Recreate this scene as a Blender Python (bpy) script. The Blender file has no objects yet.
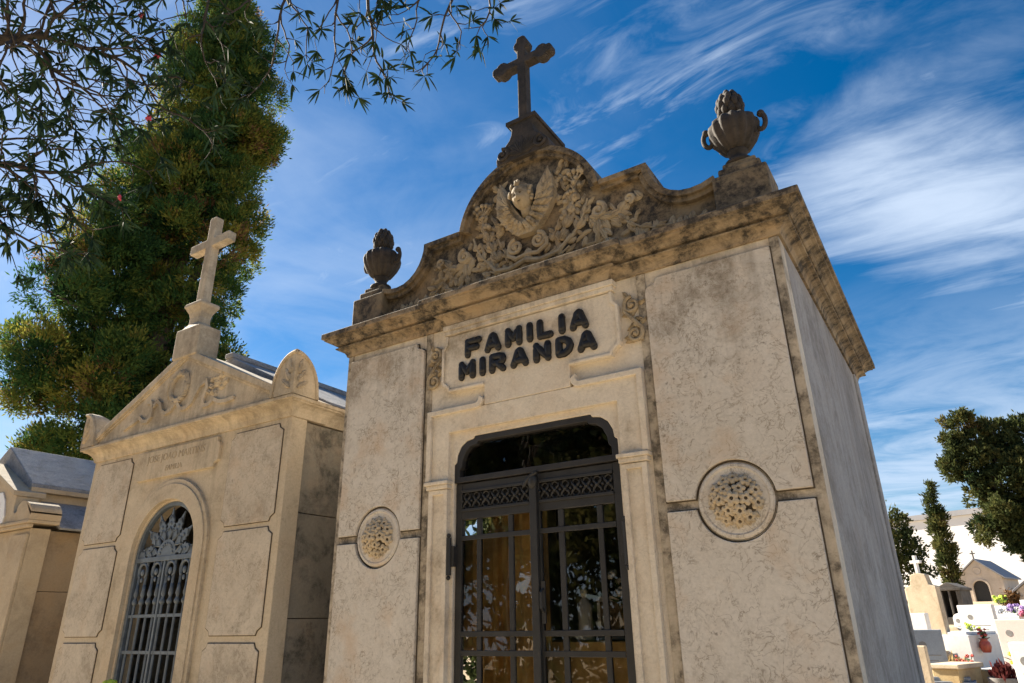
import bpy, bmesh, math, random
import numpy as np
from mathutils import Vector, Matrix
R = math.radians
PI = math.pi
random.seed(7)
rng = np.random.default_rng(7)
sc = bpy.context.scene
COL = sc.collection

# ------------------------------------------------------------------ helpers
class MB:
    """collects shapes, builds ONE mesh object"""
    def __init__(s): s.v = []; s.f = []
    def add(s, vs, fs):
        n = len(s.v); s.v += [tuple(p) for p in vs]; s.f += [tuple(i + n for i in f) for f in fs]
    def box(s, x0, x1, y0, y1, z0, z1):
        s.add([(x0,y0,z0),(x1,y0,z0),(x1,y1,z0),(x0,y1,z0),(x0,y0,z1),(x1,y0,z1),(x1,y1,z1),(x0,y1,z1)],
              [(0,3,2,1),(4,5,6,7),(0,1,5,4),(1,2,6,5),(2,3,7,6),(3,0,4,7)])
    def prism(s, poly, a, b, axis='y'):
        n = len(poly)
        def P(u, w, c): return (u, c, w) if axis == 'y' else ((c, u, w) if axis == 'x' else (u, w, c))
        s.add([P(u, w, a) for u, w in poly] + [P(u, w, b) for u, w in poly],
              [tuple(range(n)), tuple(range(2*n-1, n-1, -1))] + [(i, (i+1) % n, n+(i+1) % n, n+i) for i in range(n)])
    def strip(s, Ps, Qs, a, b):
        """band between two polylines in x,z, extruded from y=a to y=b"""
        n = len(Ps); vs = []; fs = []
        closed = Ps[0] == Ps[-1] and n > 3
        if closed: n -= 1
        for i in range(n):
            (px, pz), (qx, qz) = Ps[i], Qs[i]; vs += [(px,a,pz),(qx,a,qz),(qx,b,qz),(px,b,pz)]
        for i in range(n if closed else n-1):
            o, p = i*4, ((i+1) % n)*4
            for k in range(4): fs.append((o+k, o+(k+1) % 4, p+(k+1) % 4, p+k))
        if not closed: fs += [(0,1,2,3), (n*4-1,n*4-2,n*4-3,n*4-4)]
        s.add(vs, fs)
    def tube(s, pts, r, seg=6, sy=1.0, cap=True):
        pts = [Vector(p) for p in pts]; n = len(pts)
        rr = r if isinstance(r, (list, tuple)) else [r]*n
        ref = Vector((0,1,0)); base = len(s.v); vs = []; fs = []
        for i, p in enumerate(pts):
            d = (pts[min(i+1,n-1)] - pts[max(i-1,0)])
            d = d.normalized() if d.length > 1e-9 else Vector((0,0,1))
            u = ref - d*ref.dot(d)
            if u.length < 0.05: u = Vector((1,0,0)) - d*d.x
            u.normalize(); w = d.cross(u)
            for k in range(seg):
                a = 2*PI*k/seg; o = u*math.cos(a)*rr[i] + w*math.sin(a)*rr[i]
                vs.append((p.x+o.x, p.y+o.y*sy, p.z+o.z))
        for i in range(n-1):
            for k in range(seg):
                fs.append((i*seg+k, i*seg+(k+1) % seg, (i+1)*seg+(k+1) % seg, (i+1)*seg+k))
        if cap: fs += [tuple(range(seg-1,-1,-1)), tuple((n-1)*seg+k for k in range(seg))]
        s.add(vs, fs)
    def lathe(s, prof, c=(0,0,0), seg=24, axis='z', gad=0, gad_amp=0.0):
        """profile of (radius, height)"""
        vs = []; fs = []; n = len(prof)
        for i, (r, h) in enumerate(prof):
            for k in range(seg):
                a = 2*PI*k/seg
                q = r*(1 + gad_amp*math.cos(gad*a)) if gad and len(prof[i]) == 2 else r
                x, y = q*math.cos(a), q*math.sin(a)
                vs.append((c[0]+x, c[1]+y, c[2]+h) if axis == 'z' else (c[0]+x, c[1]+h, c[2]+y))
        for i in range(n-1):
            for k in range(seg): fs.append((i*seg+k, i*seg+(k+1) % seg, (i+1)*seg+(k+1) % seg, (i+1)*seg+k))
        fs += [tuple(range(seg-1,-1,-1)), tuple((n-1)*seg+k for k in range(seg))]
        s.add(vs, fs)
    def ball(s, c, r, seg=10, rings=6, f=None):
        vs = []; fs = []
        r = r if isinstance(r, tuple) else (r,r,r)
        for i in range(rings+1):
            t = PI*i/rings
            for k in range(seg):
                a = 2*PI*k/seg
                d = (math.sin(t)*math.cos(a), math.sin(t)*math.sin(a), math.cos(t))
                m = f(d) if f else 1.0
                vs.append((c[0]+r[0]*d[0]*m, c[1]+r[1]*d[1]*m, c[2]+r[2]*d[2]*m))
        for i in range(rings):
            for k in range(seg): fs.append((i*seg+k, i*seg+(k+1) % seg, (i+1)*seg+(k+1) % seg, (i+1)*seg+k))
        s.add(vs, fs)
    def leaf(s, p, ang, L, W, y0, d, lobes=0, curl=0.0, n=10):
        """carved leaf lying on the plane y=y0 (front is -y), d = relief"""
        vs = []; fs = []
        x, z = p; a = ang; st = L/n
        for i in range(n+1):
            t = i/n
            w = W*0.5*(math.sin(PI*min(1, t*0.92+0.08))**0.75)
            if lobes: w *= 0.72 + 0.38*abs(math.sin(PI*lobes*t))
            cx, cz = -math.sin(a), math.cos(a)
            h = d*(0.45 + 0.55*math.sin(PI*min(1,t+.1)))
            for q, hh in ((-1, 0.0), (-.75, .55), (-.3, .8), (0, .55), (.3, .8), (.75, .55), (1, 0.0)):
                vs.append((x + cx*w*q, y0 - h*hh, z + cz*w*q))
            x += math.cos(a)*st; z += math.sin(a)*st; a += curl/n
        for i in range(n):
            for k in range(6): fs.append((i*7+k, i*7+k+1, (i+1)*7+k+1, (i+1)*7+k))
        s.add(vs, fs)
    def build(s, name, mat, parent=None, smooth=False, bevel=0.0, seg=2):
        bm = bmesh.new()
        V = [bm.verts.new(p) for p in s.v]
        for f in s.f:
            try: bm.faces.new([V[i] for i in f])
            except ValueError: pass
        bmesh.ops.recalc_face_normals(bm, faces=bm.faces[:])
        me = bpy.data.meshes.new(name); bm.to_mesh(me); bm.free()
        o = bpy.data.objects.new(name, me); COL.objects.link(o)
        if mat: me.materials.append(mat)
        if smooth:
            me.polygons.foreach_set('use_smooth', [True]*len(me.polygons))
            if smooth != 'all':
                m = o.modifiers.new('weld', 'WELD'); m.merge_threshold = 1e-5
                me.set_sharp_from_angle(angle=R(28))
        if bevel:
            b = o.modifiers.new('bevel', 'BEVEL'); b.width = bevel; b.segments = seg; b.limit_method = 'ANGLE'; b.angle_limit = R(35)
        if parent: o.parent = parent
        return o

def fastmesh(name, V, F, mat, parent=None, tint=None, smooth=False):
    me = bpy.data.meshes.new(name); k = F.shape[1]
    me.vertices.add(len(V)); me.vertices.foreach_set('co', V.astype(np.float32).ravel())
    me.loops.add(F.size); me.loops.foreach_set('vertex_index', F.astype(np.int32).ravel())
    me.polygons.add(len(F)); me.polygons.foreach_set('loop_start', np.arange(len(F), dtype=np.int32)*k)
    if tint is not None:
        at = me.attributes.new('tint', 'FLOAT', 'POINT'); at.data.foreach_set('value', tint.astype(np.float32))
    me.update(calc_edges=True); me.validate()
    if smooth: me.polygons.foreach_set('use_smooth', [True]*len(me.polygons))
    me.materials.append(mat)
    o = bpy.data.objects.new(name, me); COL.objects.link(o)
    if parent: o.parent = parent
    return o

def tag(o, label=None, cat=None, group=None, kind=None):
    if label: o['label'] = label
    if cat: o['category'] = cat
    if group: o['group'] = group
    if kind: o['kind'] = kind
    return o
def empty(name, loc, label, cat, group=None, rz=0):
    o = bpy.data.objects.new(name, None); COL.objects.link(o); o.empty_display_size = .2
    o.location = loc; o.rotation_euler = (0,0,rz)
    return tag(o, label, cat, group)
def copy_tree(o, parent=None):
    c = o.copy(); COL.objects.link(c); c.parent = parent
    for ch in [x for x in bpy.data.objects if x.parent == o]: copy_tree(ch, c)
    return c
def text_mesh(txt, size, depth, mat, parent, name, loc, offset=0.0):
    """flat raised lettering facing -y, centred"""
    cu = bpy.data.curves.new(name, 'FONT'); cu.body = txt; cu.size = size; cu.extrude = depth; cu.offset = offset
    cu.align_x = 'CENTER'
    t = bpy.data.objects.new('tmp', cu); COL.objects.link(t)
    dg = bpy.context.evaluated_depsgraph_get()
    me = bpy.data.meshes.new_from_object(t.evaluated_get(dg))
    bpy.data.objects.remove(t)
    for v in me.vertices:
        x, y, z = v.co; v.co = (loc[0]+x, loc[1]-z, loc[2]+y)
    me.materials.clear(); me.materials.append(mat)
    o = bpy.data.objects.new(name, me); COL.objects.link(o); o.parent = parent
    return o

# ------------------------------------------------------------------ materials
class NT:
    def __init__(s, name):
        s.m = bpy.data.materials.new(name); s.m.use_nodes = True
        s.t = s.m.node_tree; s.n = s.t.nodes; s.l = s.t.links
        s.b = s.n['Principled BSDF']
        s.tc = s.n.new('ShaderNodeTexCoord')
    def noise(s, scale, detail=6, rough=.55, dist=0, vec=None, off=None):
        t = s.n.new('ShaderNodeTexNoise'); t.inputs['Scale'].default_value = scale
        t.inputs['Detail'].default_value = detail; t.inputs['Roughness'].default_value = rough; t.inputs['Distortion'].default_value = dist
        s.l.new(vec or s.tc.outputs['Object'], t.inputs['Vector']); return t.outputs['Fac']
    def mapping(s, scale, loc=(0,0,0), rot=(0,0,0)):
        m = s.n.new('ShaderNodeMapping'); m.inputs['Scale'].default_value = scale; m.inputs['Location'].default_value = loc; m.inputs['Rotation'].default_value = rot
        s.l.new(s.tc.outputs['Object'], m.inputs['Vector']); return m.outputs['Vector']
    def math(s, op, a, b=None, clamp=False):
        t = s.n.new('ShaderNodeMath'); t.operation = op; t.use_clamp = clamp
        for i, q in enumerate((a, b)):
            if q is None: continue
            if isinstance(q, (int, float)): t.inputs[i].default_value = q
            else: s.l.new(q, t.inputs[i])
        return t.outputs[0]
    def ramp(s, fac, stops):
        t = s.n.new('ShaderNodeValToRGB'); e = t.color_ramp.elements
        while len(e) < len(stops): e.new(.5)
        for i, (p, c) in enumerate(stops):
            e[i].position = p; e[i].color = (c, c, c, 1) if isinstance(c, (int, float)) else (*c, 1)
        s.l.new(fac, t.inputs[0]); return t.outputs[0]
    def mix(s, fac, a, b, mode='MIX'):
        t = s.n.new('ShaderNodeMix'); t.data_type = 'RGBA'; t.blend_type = mode
        for sock, q in ((t.inputs[0], fac), (t.inputs[6], a), (t.inputs[7], b)):
            if isinstance(q, (int, float)): sock.default_value = q
            elif isinstance(q, tuple): sock.default_value = (*q, 1)
            else: s.l.new(q, sock)
        return t.outputs[2]
    def z(s):
        t = s.n.new('ShaderNodeSeparateXYZ'); s.l.new(s.tc.outputs['Object'], t.inputs[0]); return t.outputs[2]
    def bump(s, h, strength, dist=.01):
        t = s.n.new('ShaderNodeBump'); t.inputs['Strength'].default_value = strength; t.inputs['Distance'].default_value = dist
        s.l.new(h, t.inputs['Height']); s.l.new(t.outputs[0], s.b.inputs['Normal'])
    def color(s, c): s.l.new(c, s.b.inputs['Base Color'])
    def rough(s, r): s.b.inputs['Roughness'].default_value = r

def stone(name, c1, c2, vein=0.0, dirt=0.4, dirtcol=(.05,.042,.032), zr=None, orange=0.0, streak=0.0, bump=.5, rough=.85, dscale=2.2, speck=.25, runs=None):
    N = NT(name)
    col = N.mix(N.ramp(N.noise(1.1, 5, .6), [(.32,0.),(.68,1.)]), c1, c2)
    # fine grain
    g = N.noise(55, 4, .7)
    col = N.mix(N.ramp(g, [(.35,speck),(.62,0.)]), col, tuple(x*.55 for x in c2))
    pale = N.noise(6.5, 5, .6, .6)
    col = N.mix(N.ramp(pale, [(.55,0.),(.75,.35)]), col, tuple(min(1,x*1.22) for x in c1))
    if orange:
        o = N.noise(2.7, 6, .65, .3)
        col = N.mix(N.ramp(o, [(.5,0.),(.72,orange)]), col, (.42,.23,.075))
    if vein:
        # short broken stylolite veins of the limestone
        w = N.noise(6.5, 4, .6, .9)
        r = N.math('ABSOLUTE', N.math('SUBTRACT', w, .5))
        line = N.ramp(r, [(.0,1.),(.016,0.)])
        msk = N.ramp(N.noise(3.6, 5, .7), [(.43,0.),(.56,1.)])
        col = N.mix(N.math('MULTIPLY', N.math('MULTIPLY', line, msk), vein*.62), col, (.17,.13,.09))
        w2 = N.noise(15, 4, .6, .8)
        r2 = N.math('ABSOLUTE', N.math('SUBTRACT', w2, .5))
        col = N.mix(N.math('MULTIPLY', N.math('MULTIPLY', N.ramp(r2, [(0.,1.),(.030,0.)]), N.ramp(N.noise(4.4,5,.7), [(.44,0.),(.56,1.)])), vein*.62), col, (.20,.155,.105))
        spots = N.ramp(N.noise(34, 5, .75), [(.55,0.),(.66,1.)])
        col = N.mix(N.math('MULTIPLY', N.math('MULTIPLY', spots, N.ramp(N.noise(2.6,5,.7), [(.45,0.),(.62,1.)])), vein*.8), col, (.14,.115,.088))
        blush = N.ramp(N.noise(3.1,5,.6), [(.52,0.),(.70,.5)])
        col = N.mix(N.math('MULTIPLY', blush, vein), col, (.52,.36,.22))
    if streak:
        st = N.noise(1.0, 6, .6, 0, N.mapping((1.6, 3.2, .18)))
        col = N.mix(N.ramp(st, [(.46,0.),(.64,streak)]), col, (.17,.155,.15))
        st2 = N.noise(1.0, 6, .65, 0, N.mapping((7, 7, .5), (3,1,2)))
        col = N.mix(N.ramp(st2, [(.45,0.),(.66,streak*.4)]), col, tuple(min(1,x*1.25) for x in c1))
    if runs:
        rn_ = N.noise(1.0, 5, .6, 0, N.mapping((9, 9, .55), (1.7,.3,2.1)))
        mz = N.n.new('ShaderNodeMapRange'); mz.inputs[1].default_value = runs[0]; mz.inputs[2].default_value = runs[1]; mz.inputs[3].default_value = -.22; mz.inputs[4].default_value = .06
        N.l.new(N.z(), mz.inputs[0])
        col = N.mix(N.math('MULTIPLY', N.ramp(N.math('ADD', rn_, mz.outputs[0]), [(.50,0.),(.66,.45)]), N.ramp(N.noise(13,4,.7), [(.35,.3),(.6,1.)])), col, (.15,.12,.085))
    if dirt:
        n = N.noise(dscale, 7, .68, .4)
        if zr:
            mr = N.n.new('ShaderNodeMapRange'); mr.inputs[1].default_value = zr[0]; mr.inputs[2].default_value = zr[1]
            mr.inputs[3].default_value = zr[2]; mr.inputs[4].default_value = zr[3]
            N.l.new(N.z(), mr.inputs[0]); n = N.math('ADD', n, mr.outputs[0])
        f = N.ramp(n, [(.47,0.),(.60,dirt)])
        f = N.math('MULTIPLY', f, N.ramp(N.noise(17, 4, .75), [(.36,.25),(.58,1.)]))
        col = N.mix(f, col, dirtcol)
    N.color(col); N.rough(rough)
    h = N.math('ADD', N.math('MULTIPLY', N.noise(70, 4, .7), .5), N.noise(12, 6, .6))
    N.bump(h, bump, .006)
    return N.m
def plain(name, c, rough=.6, metal=0, var=.25, scale=8, bump=0.0):
    N = NT(name)
    n = N.noise(scale, 6, .65)
    N.color(N.mix(N.ramp(n, [(.35,0.),(.65,1.)]), c, tuple(x*(1-var) for x in c)))
    N.rough(rough); N.b.inputs['Metallic'].default_value = metal
    if bump: N.bump(N.noise(scale*6, 4, .7), bump, .004)
    return N.m
def foliage(name, stops, rough=.6, trans=.25):
    N = NT(name)
    a = N.n.new('ShaderNodeAttribute'); a.attribute_name = 'tint'
    c = N.ramp(a.outputs['Fac'], stops); N.color(c); N.rough(rough)
    N.b.inputs['Specular IOR Level'].default_value = .12
    if trans:
        tr = N.n.new('ShaderNodeBsdfTranslucent'); N.l.new(c, tr.inputs[0])
        mx = N.n.new('ShaderNodeMixShader'); mx.inputs[0].default_value = trans
        N.l.new(N.b.outputs[0], mx.inputs[1]); N.l.new(tr.outputs[0], mx.inputs[2])
        N.l.new(mx.outputs[0], N.n['Material Output'].inputs[0])
    return N.m

M = {}
M['facade'] = stone('cream limestone facade', (.74,.655,.53), (.66,.575,.455), vein=.3, dirt=.6, dirtcol=(.16,.115,.065), zr=(2.9,3.55,-.08,.045), orange=.28, runs=(2.9,3.5))
M['panel'] = stone('veined limestone', (.65,.595,.52), (.575,.525,.45), vein=1.0, dirt=.6, dirtcol=(.19,.145,.095), zr=(2.4,3.5,-.12,.02), orange=.14, runs=(2.3,3.4))
M['groove'] = stone('grimy groove stone', (.56,.48,.37), (.47,.395,.295), dirt=.85, dirtcol=(.06,.048,.034), zr=(0,4,.03,.06), dscale=6)
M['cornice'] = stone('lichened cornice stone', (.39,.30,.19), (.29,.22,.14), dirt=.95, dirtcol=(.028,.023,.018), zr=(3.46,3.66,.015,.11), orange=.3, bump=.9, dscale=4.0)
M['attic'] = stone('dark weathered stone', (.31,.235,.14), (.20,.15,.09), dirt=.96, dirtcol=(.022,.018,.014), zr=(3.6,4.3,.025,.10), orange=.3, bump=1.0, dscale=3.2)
M['carving'] = stone('carved stone', (.45,.36,.235), (.35,.275,.175), dirt=.7, dirtcol=(.06,.046,.032), orange=.25, bump=.6, dscale=6)
M['rosette'] = stone('carved flower stone', (.56,.46,.32), (.47,.38,.26), dirt=.35, dirtcol=(.10,.08,.055), orange=.25, bump=.4, dscale=9)
M['joint'] = plain('dark mortar and carving shade', (.10,.075,.048), .95, 0, .5, 12)  # mortar joints; also painted shade for bouquet gaps, eyes and mouth
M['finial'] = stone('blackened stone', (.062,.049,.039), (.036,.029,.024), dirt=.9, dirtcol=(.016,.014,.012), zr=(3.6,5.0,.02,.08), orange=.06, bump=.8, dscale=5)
M['sidewall'] = stone('streaked whitewashed side wall', (.45,.425,.40), (.34,.32,.30), dirt=.6, dirtcol=(.16,.135,.11), streak=.6, bump=1.0, speck=.5, dscale=2.4, orange=.12)
M['left'] = stone('tan limestone', (.60,.50,.36), (.52,.43,.305), vein=.35, dirt=.45, dirtcol=(.15,.115,.07), zr=(2.4,4.2,-.06,.05), orange=.22, runs=(2.2,3.2))
M['leftpanel'] = stone('tan limestone panel', (.60,.52,.41), (.53,.455,.355), vein=.75, dirt=.4, dirtcol=(.15,.12,.08), orange=.12)
M['leftside'] = stone('mottled grey side stone', (.30,.27,.215), (.24,.215,.17), vein=.5, dirt=.8, dirtcol=(.06,.055,.045), bump=.7, dscale=3.4)
M['pale'] = stone('pale tan plaster', (.52,.42,.29), (.45,.36,.245), dirt=.35, dirtcol=(.2,.15,.1), orange=.3)
M['farside'] = stone('brown plaster side', (.36,.27,.175), (.29,.22,.145), dirt=.5, dirtcol=(.14,.10,.065), orange=.25)
M['roof'] = stone('grey weathered roof', (.36,.36,.37), (.25,.255,.265), dirt=.6, dirtcol=(.09,.09,.10), bump=1.0, dscale=5, speck=.6)
M['iron'] = plain('dark brown iron paint', (.026,.025,.024), .6, .0, .4, 9, .25)
M['irongrey'] = plain('blue grey iron paint', (.13,.16,.195), .5, .0, .4, 14, .25)
M['ironframe'] = plain('weathered iron frame', (.030,.027,.025), .6, 0, .5, 7, .2)
M['letter'] = plain('black letter paint', (.011,.009,.007), .55, 0, .2, 20)
M['marble'] = stone('white marble', (.80,.79,.77), (.74,.72,.70), vein=.12, dirt=.2, dirtcol=(.5,.45,.38), bump=.1, rough=.45, speck=.05)
M['greymarble'] = stone('shade-tinted marble', (.30,.34,.39), (.25,.285,.33), vein=.2, dirt=.3, dirtcol=(.16,.17,.18), bump=.1, rough=.5)  # blue cast of open shade put into the stone colour
M['creamgrave'] = stone('cream grave stone', (.66,.55,.40), (.55,.44,.30), dirt=.5, dirtcol=(.30,.23,.14), orange=.2)
M['yellowstone'] = stone('yellow grave stone', (.56,.42,.22), (.46,.34,.17), dirt=.4, dirtcol=(.2,.14,.08), orange=.3)
M['pinkstone'] = stone('pink white marble', (.72,.60,.55), (.66,.55,.50), dirt=.2, dirtcol=(.5,.4,.35), bump=.1, rough=.5)
M['darktomb'] = stone('dark grey tomb stone', (.16,.145,.13), (.11,.10,.09), dirt=.6, dirtcol=(.05,.045,.04))
M['chapel'] = stone('chapel plaster', (.66,.56,.46), (.58,.49,.40), dirt=.35, dirtcol=(.35,.28,.2))
M['white'] = plain('white render', (.78,.77,.76), .8, 0, .06, .4)
M['farroof'] = plain('far grey roof', (.34,.34,.36), .8, 0, .2, .5)
M['potgrey'] = stone('grey concrete pot', (.27,.26,.25), (.2,.19,.185), dirt=.4)
M['redpot'] = plain('red glazed pot', (.45,.09,.05), .35)
M['blue'] = plain('blue tarpaulin', (.07,.16,.36), .5, 0, .3, 3)
M['curtain'] = plain('amber curtain cloth', (.86,.57,.22), .8, 0, .45, 7)
M['inner'] = plain('dim inner plaster', (.20,.15,.10), .9)
M['figure'] = plain('white porcelain', (.80,.78,.74), .3, 0, .05)
M['brass'] = plain('brass', (.55,.38,.12), .35, 1.0)
M['dark'] = plain('dark wood', (.06,.038,.02), .5, 0, .4, 4)
M['void'] = plain('unlit plaster', (.010,.009,.009), .9)  # near-black colour stands in for the darkness behind gate and frieze
M['bark'] = plain('bark', (.10,.075,.055), .9, 0, .5, 9, .6)
M['twig'] = plain('twig bark', (.055,.042,.034), .85, 0, .4, 20)
M['cypress'] = foliage('cypress foliage', [(0.,(.014,.042,.017)),(.30,(.040,.098,.026)),(.56,(.105,.145,.030)),(.78,(.23,.215,.038)),(.91,(.20,.12,.055)),(1.,(.13,.07,.042))], .75, .45)
M['darktree'] = foliage('dark tree foliage', [(0.,(.02,.036,.015)),(.5,(.07,.085,.028)),(.85,(.14,.125,.04)),(1.,(.13,.085,.045))], .75, .35)
M['oleander'] = foliage('oleander leaves', [(0.,(.010,.024,.014)),(.6,(.018,.038,.020)),(1.,(.04,.062,.028))], .85, .12)
M['hedge'] = foliage('brown hedge', [(0.,(.10,.05,.02)),(1.,(.22,.12,.05))])
M['plant'] = foliage('plant leaves', [(0.,(.03,.08,.02)),(1.,(.14,.22,.04))])
M['redplant'] = foliage('dark red plant', [(0.,(.06,.012,.015)),(1.,(.16,.04,.035))])
M['dry'] = foliage('dry flowers', [(0.,(.30,.21,.09)),(1.,(.55,.42,.20))])
for k, c in dict(white=(.82,.81,.78), pink=(.70,.16,.30), purple=(.36,.22,.52), yellow=(.78,.66,.05), red=(.62,.10,.07), rose=(.55,.06,.11), lime=(.55,.70,.06)).items():
    M['fl_'+k] = plain(k+' petals', c, .6, 0, .25, 30)

def glass_mat():
    N = NT('window glass'); n, l = N.n, N.l
    n.remove(N.b)
    fr = n.new('ShaderNodeFresnel'); fr.inputs[0].default_value = 1.75
    tr = n.new('ShaderNodeBsdfTransparent'); tr.inputs[0].default_value = (.62,.60,.55,1)
    gl = n.new('ShaderNodeBsdfGlossy'); gl.inputs['Roughness'].default_value = .012
    b = n.new('ShaderNodeBump'); b.inputs['Strength'].default_value = .05; b.inputs['Distance'].default_value = .01
    l.new(N.noise(3, 2), b.inputs['Height']); l.new(b.outputs[0], gl.inputs['Normal'])
    mx = n.new('ShaderNodeMixShader'); l.new(fr.outputs[0], mx.inputs[0]); l.new(tr.outputs[0], mx.inputs[1]); l.new(gl.outputs[0], mx.inputs[2])
    l.new(mx.outputs[0], n['Material Output'].inputs[0]); return N.m
M['glass'] = glass_mat()

def ground_mat():
    N = NT('sandy cemetery ground')
    c = N.mix(N.ramp(N.noise(.7, 5, .65), [(.35,0.),(.65,1.)]), (.50,.40,.27), (.40,.31,.20))
    c = N.mix(N.ramp(N.noise(30, 5, .7), [(.45,0.),(.65,.5)]), c, (.22,.17,.11))
    N.color(c); N.rough(.95); N.bump(N.noise(25, 6, .7), .6, .03); return N.m
M['ground'] = ground_mat()
def path_mat():
    N = NT('pale stone paving')
    br = N.n.new('ShaderNodeTexBrick'); br.inputs['Scale'].default_value = 1.6; br.inputs['Mortar Size'].default_value = .012
    br.inputs['Color1'].default_value = (.60,.50,.36,1); br.inputs['Color2'].default_value = (.52,.43,.31,1); br.inputs['Mortar'].default_value = (.22,.18,.13,1)
    N.l.new(N.tc.outputs['Object'], br.inputs['Vector'])
    c = N.mix(N.ramp(N.noise(2.2, 8, .7), [(.45,0.),(.7,.35)]), br.outputs['Color'], (.30,.24,.17))
    N.color(c); N.rough(.9); N.bump(N.noise(30,5,.7), .4, .01); return N.m
M['path'] = path_mat()

# ------------------------------------------------------------------ world, sun, camera
SUN_EL = R(33); SUN_DIR = Vector((-.985, .17, 0)).normalized()*math.cos(SUN_EL) + Vector((0,0,math.sin(SUN_EL)))
w = bpy.data.worlds.new('World'); sc.world = w; w.use_nodes = True
wn, wl = w.node_tree.nodes, w.node_tree.links
bg = wn['Background']; bg.inputs['Strength'].default_value = .06
sky = wn.new('ShaderNodeTexSky'); sky.sky_type = 'NISHITA'; sky.sun_disc = False
sky.sun_elevation = SUN_EL; sky.sun_rotation = math.atan2(SUN_DIR.x, SUN_DIR.y)
sky.air_density = 1.0; sky.dust_density = .15; sky.ozone_density = 2.5
def wm(op, a, b=None, c=None, clamp=False):
    t = wn.new('ShaderNodeMath'); t.operation = op; t.use_clamp = clamp
    for i, q in enumerate((a, b, c)):
        if q is None: continue
        if isinstance(q, (int, float)): t.inputs[i].default_value = q
        else: wl.new(q, t.inputs[i])
    return t.outputs[0]
wtc = wn.new('ShaderNodeTexCoord'); sep = wn.new('ShaderNodeSeparateXYZ'); wl.new(wtc.outputs['Generated'], sep.inputs[0])
den = wm('ADD', wm('MAXIMUM', sep.outputs[2], 0.0), .15)
cu = wm('DIVIDE', sep.outputs[0], den); cv = wm('DIVIDE', sep.outputs[1], den)
comb = wn.new('ShaderNodeCombineXYZ'); wl.new(cu, comb.inputs[0]); wl.new(cv, comb.inputs[1])
def wnoise(scale, rot, loc, detail, rough, dist):
    m = wn.new('ShaderNodeMapping'); m.inputs['Scale'].default_value = scale; m.inputs['Rotation'].default_value = (0,0,rot); m.inputs['Location'].default_value = loc
    wl.new(comb.outputs[0], m.inputs['Vector'])
    t = wn.new('ShaderNodeTexNoise'); t.inputs['Scale'].default_value = 1; t.inputs['Detail'].default_value = detail; t.inputs['Roughness'].default_value = rough; t.inputs['Distortion'].default_value = dist
    wl.new(m.outputs[0], t.inputs['Vector']); return t.outputs['Fac']
def wramp(f, a, b, hi=1.0):
    t = wn.new('ShaderNodeMapRange'); t.interpolation_type = 'SMOOTHSTEP'
    t.inputs[1].default_value = a; t.inputs[2].default_value = b; t.inputs[4].default_value = hi
    wl.new(f, t.inputs[0]); return t.outputs[0]
def blob(u, v, ru, rv, amp):
    du = wm('DIVIDE', wm('SUBTRACT', cu, u), ru); dv = wm('DIVIDE', wm('SUBTRACT', cv, v), rv)
    d = wm('ADD', wm('MULTIPLY', du, du), wm('MULTIPLY', dv, dv))
    return wm('MULTIPLY', wm('POWER', 2.718, wm('MULTIPLY', d, -1.0)), amp)
wisp = wnoise((1.5, 4.2, 1), R(20), (1.3, .4, 0), 10, .62, .9)
wisp2 = wnoise((2.6, 7.0, 1), R(38), (4.1, 2.7, 0), 8, .6, 1.4)
soft = wnoise((1.2, 1.9, 1), R(10), (.6, 2.2, 0), 7, .55, .6)
bias = wm('ADD', wm('ADD', blob(.14, 1.5, .30, .45, .24), blob(-1.15, .36, .5, .4, .08)), wm('ADD', blob(.1, 2.6, .6, .5, .10), blob(-.75, .8, .5, .35, -.10)))
c1 = wramp(wm('ADD', wm('ADD', wm('MULTIPLY', wisp, .5), wm('MULTIPLY', soft, .5)), bias), .50, .84, .9)
c2 = wm('MULTIPLY', wramp(wisp2, .44, .76, .62), wramp(soft, .34, .62))
c3 = wm('MULTIPLY', wramp(sep.outputs[2], .46, .04, .95), wramp(wnoise((1.6, 2.6, 1), R(12), (3.3,1.2,0), 8, .62, .8), .28, .62))
veil = wm('MULTIPLY', wramp(cu, .05, -1.2, .42), wramp(wm('ADD', wm('MULTIPLY', soft, .5), wm('MULTIPLY', wnoise((2.4, 1.3, 1), R(-20), (2.2,5.1,0), 8, .62, 1.0), .5)), .30, .68))
cl = wm('MAXIMUM', wm('MAXIMUM', c1, c2), wm('MAXIMUM', c3, veil))
hs = wn.new('ShaderNodeHueSaturation'); hs.inputs['Saturation'].default_value = 1.47; hs.inputs['Value'].default_value = .59
wl.new(sky.outputs[0], hs.inputs['Color'])
mx = wn.new('ShaderNodeMix'); mx.data_type = 'RGBA'; wl.new(cl, mx.inputs[0]); wl.new(hs.outputs[0], mx.inputs[6]); mx.inputs[7].default_value = (3.4, 4.05, 5.0, 1)
wl.new(mx.outputs[2], bg.inputs['Color'])

sd = bpy.data.lights.new('sun', 'SUN'); sd.energy = 5.0; sd.angle = R(.5); sd.color = (1, .90, .74)
so = bpy.data.objects.new('sun', sd); COL.objects.link(so); so.rotation_euler = SUN_DIR.to_track_quat('Z', 'Y').to_euler()

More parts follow.
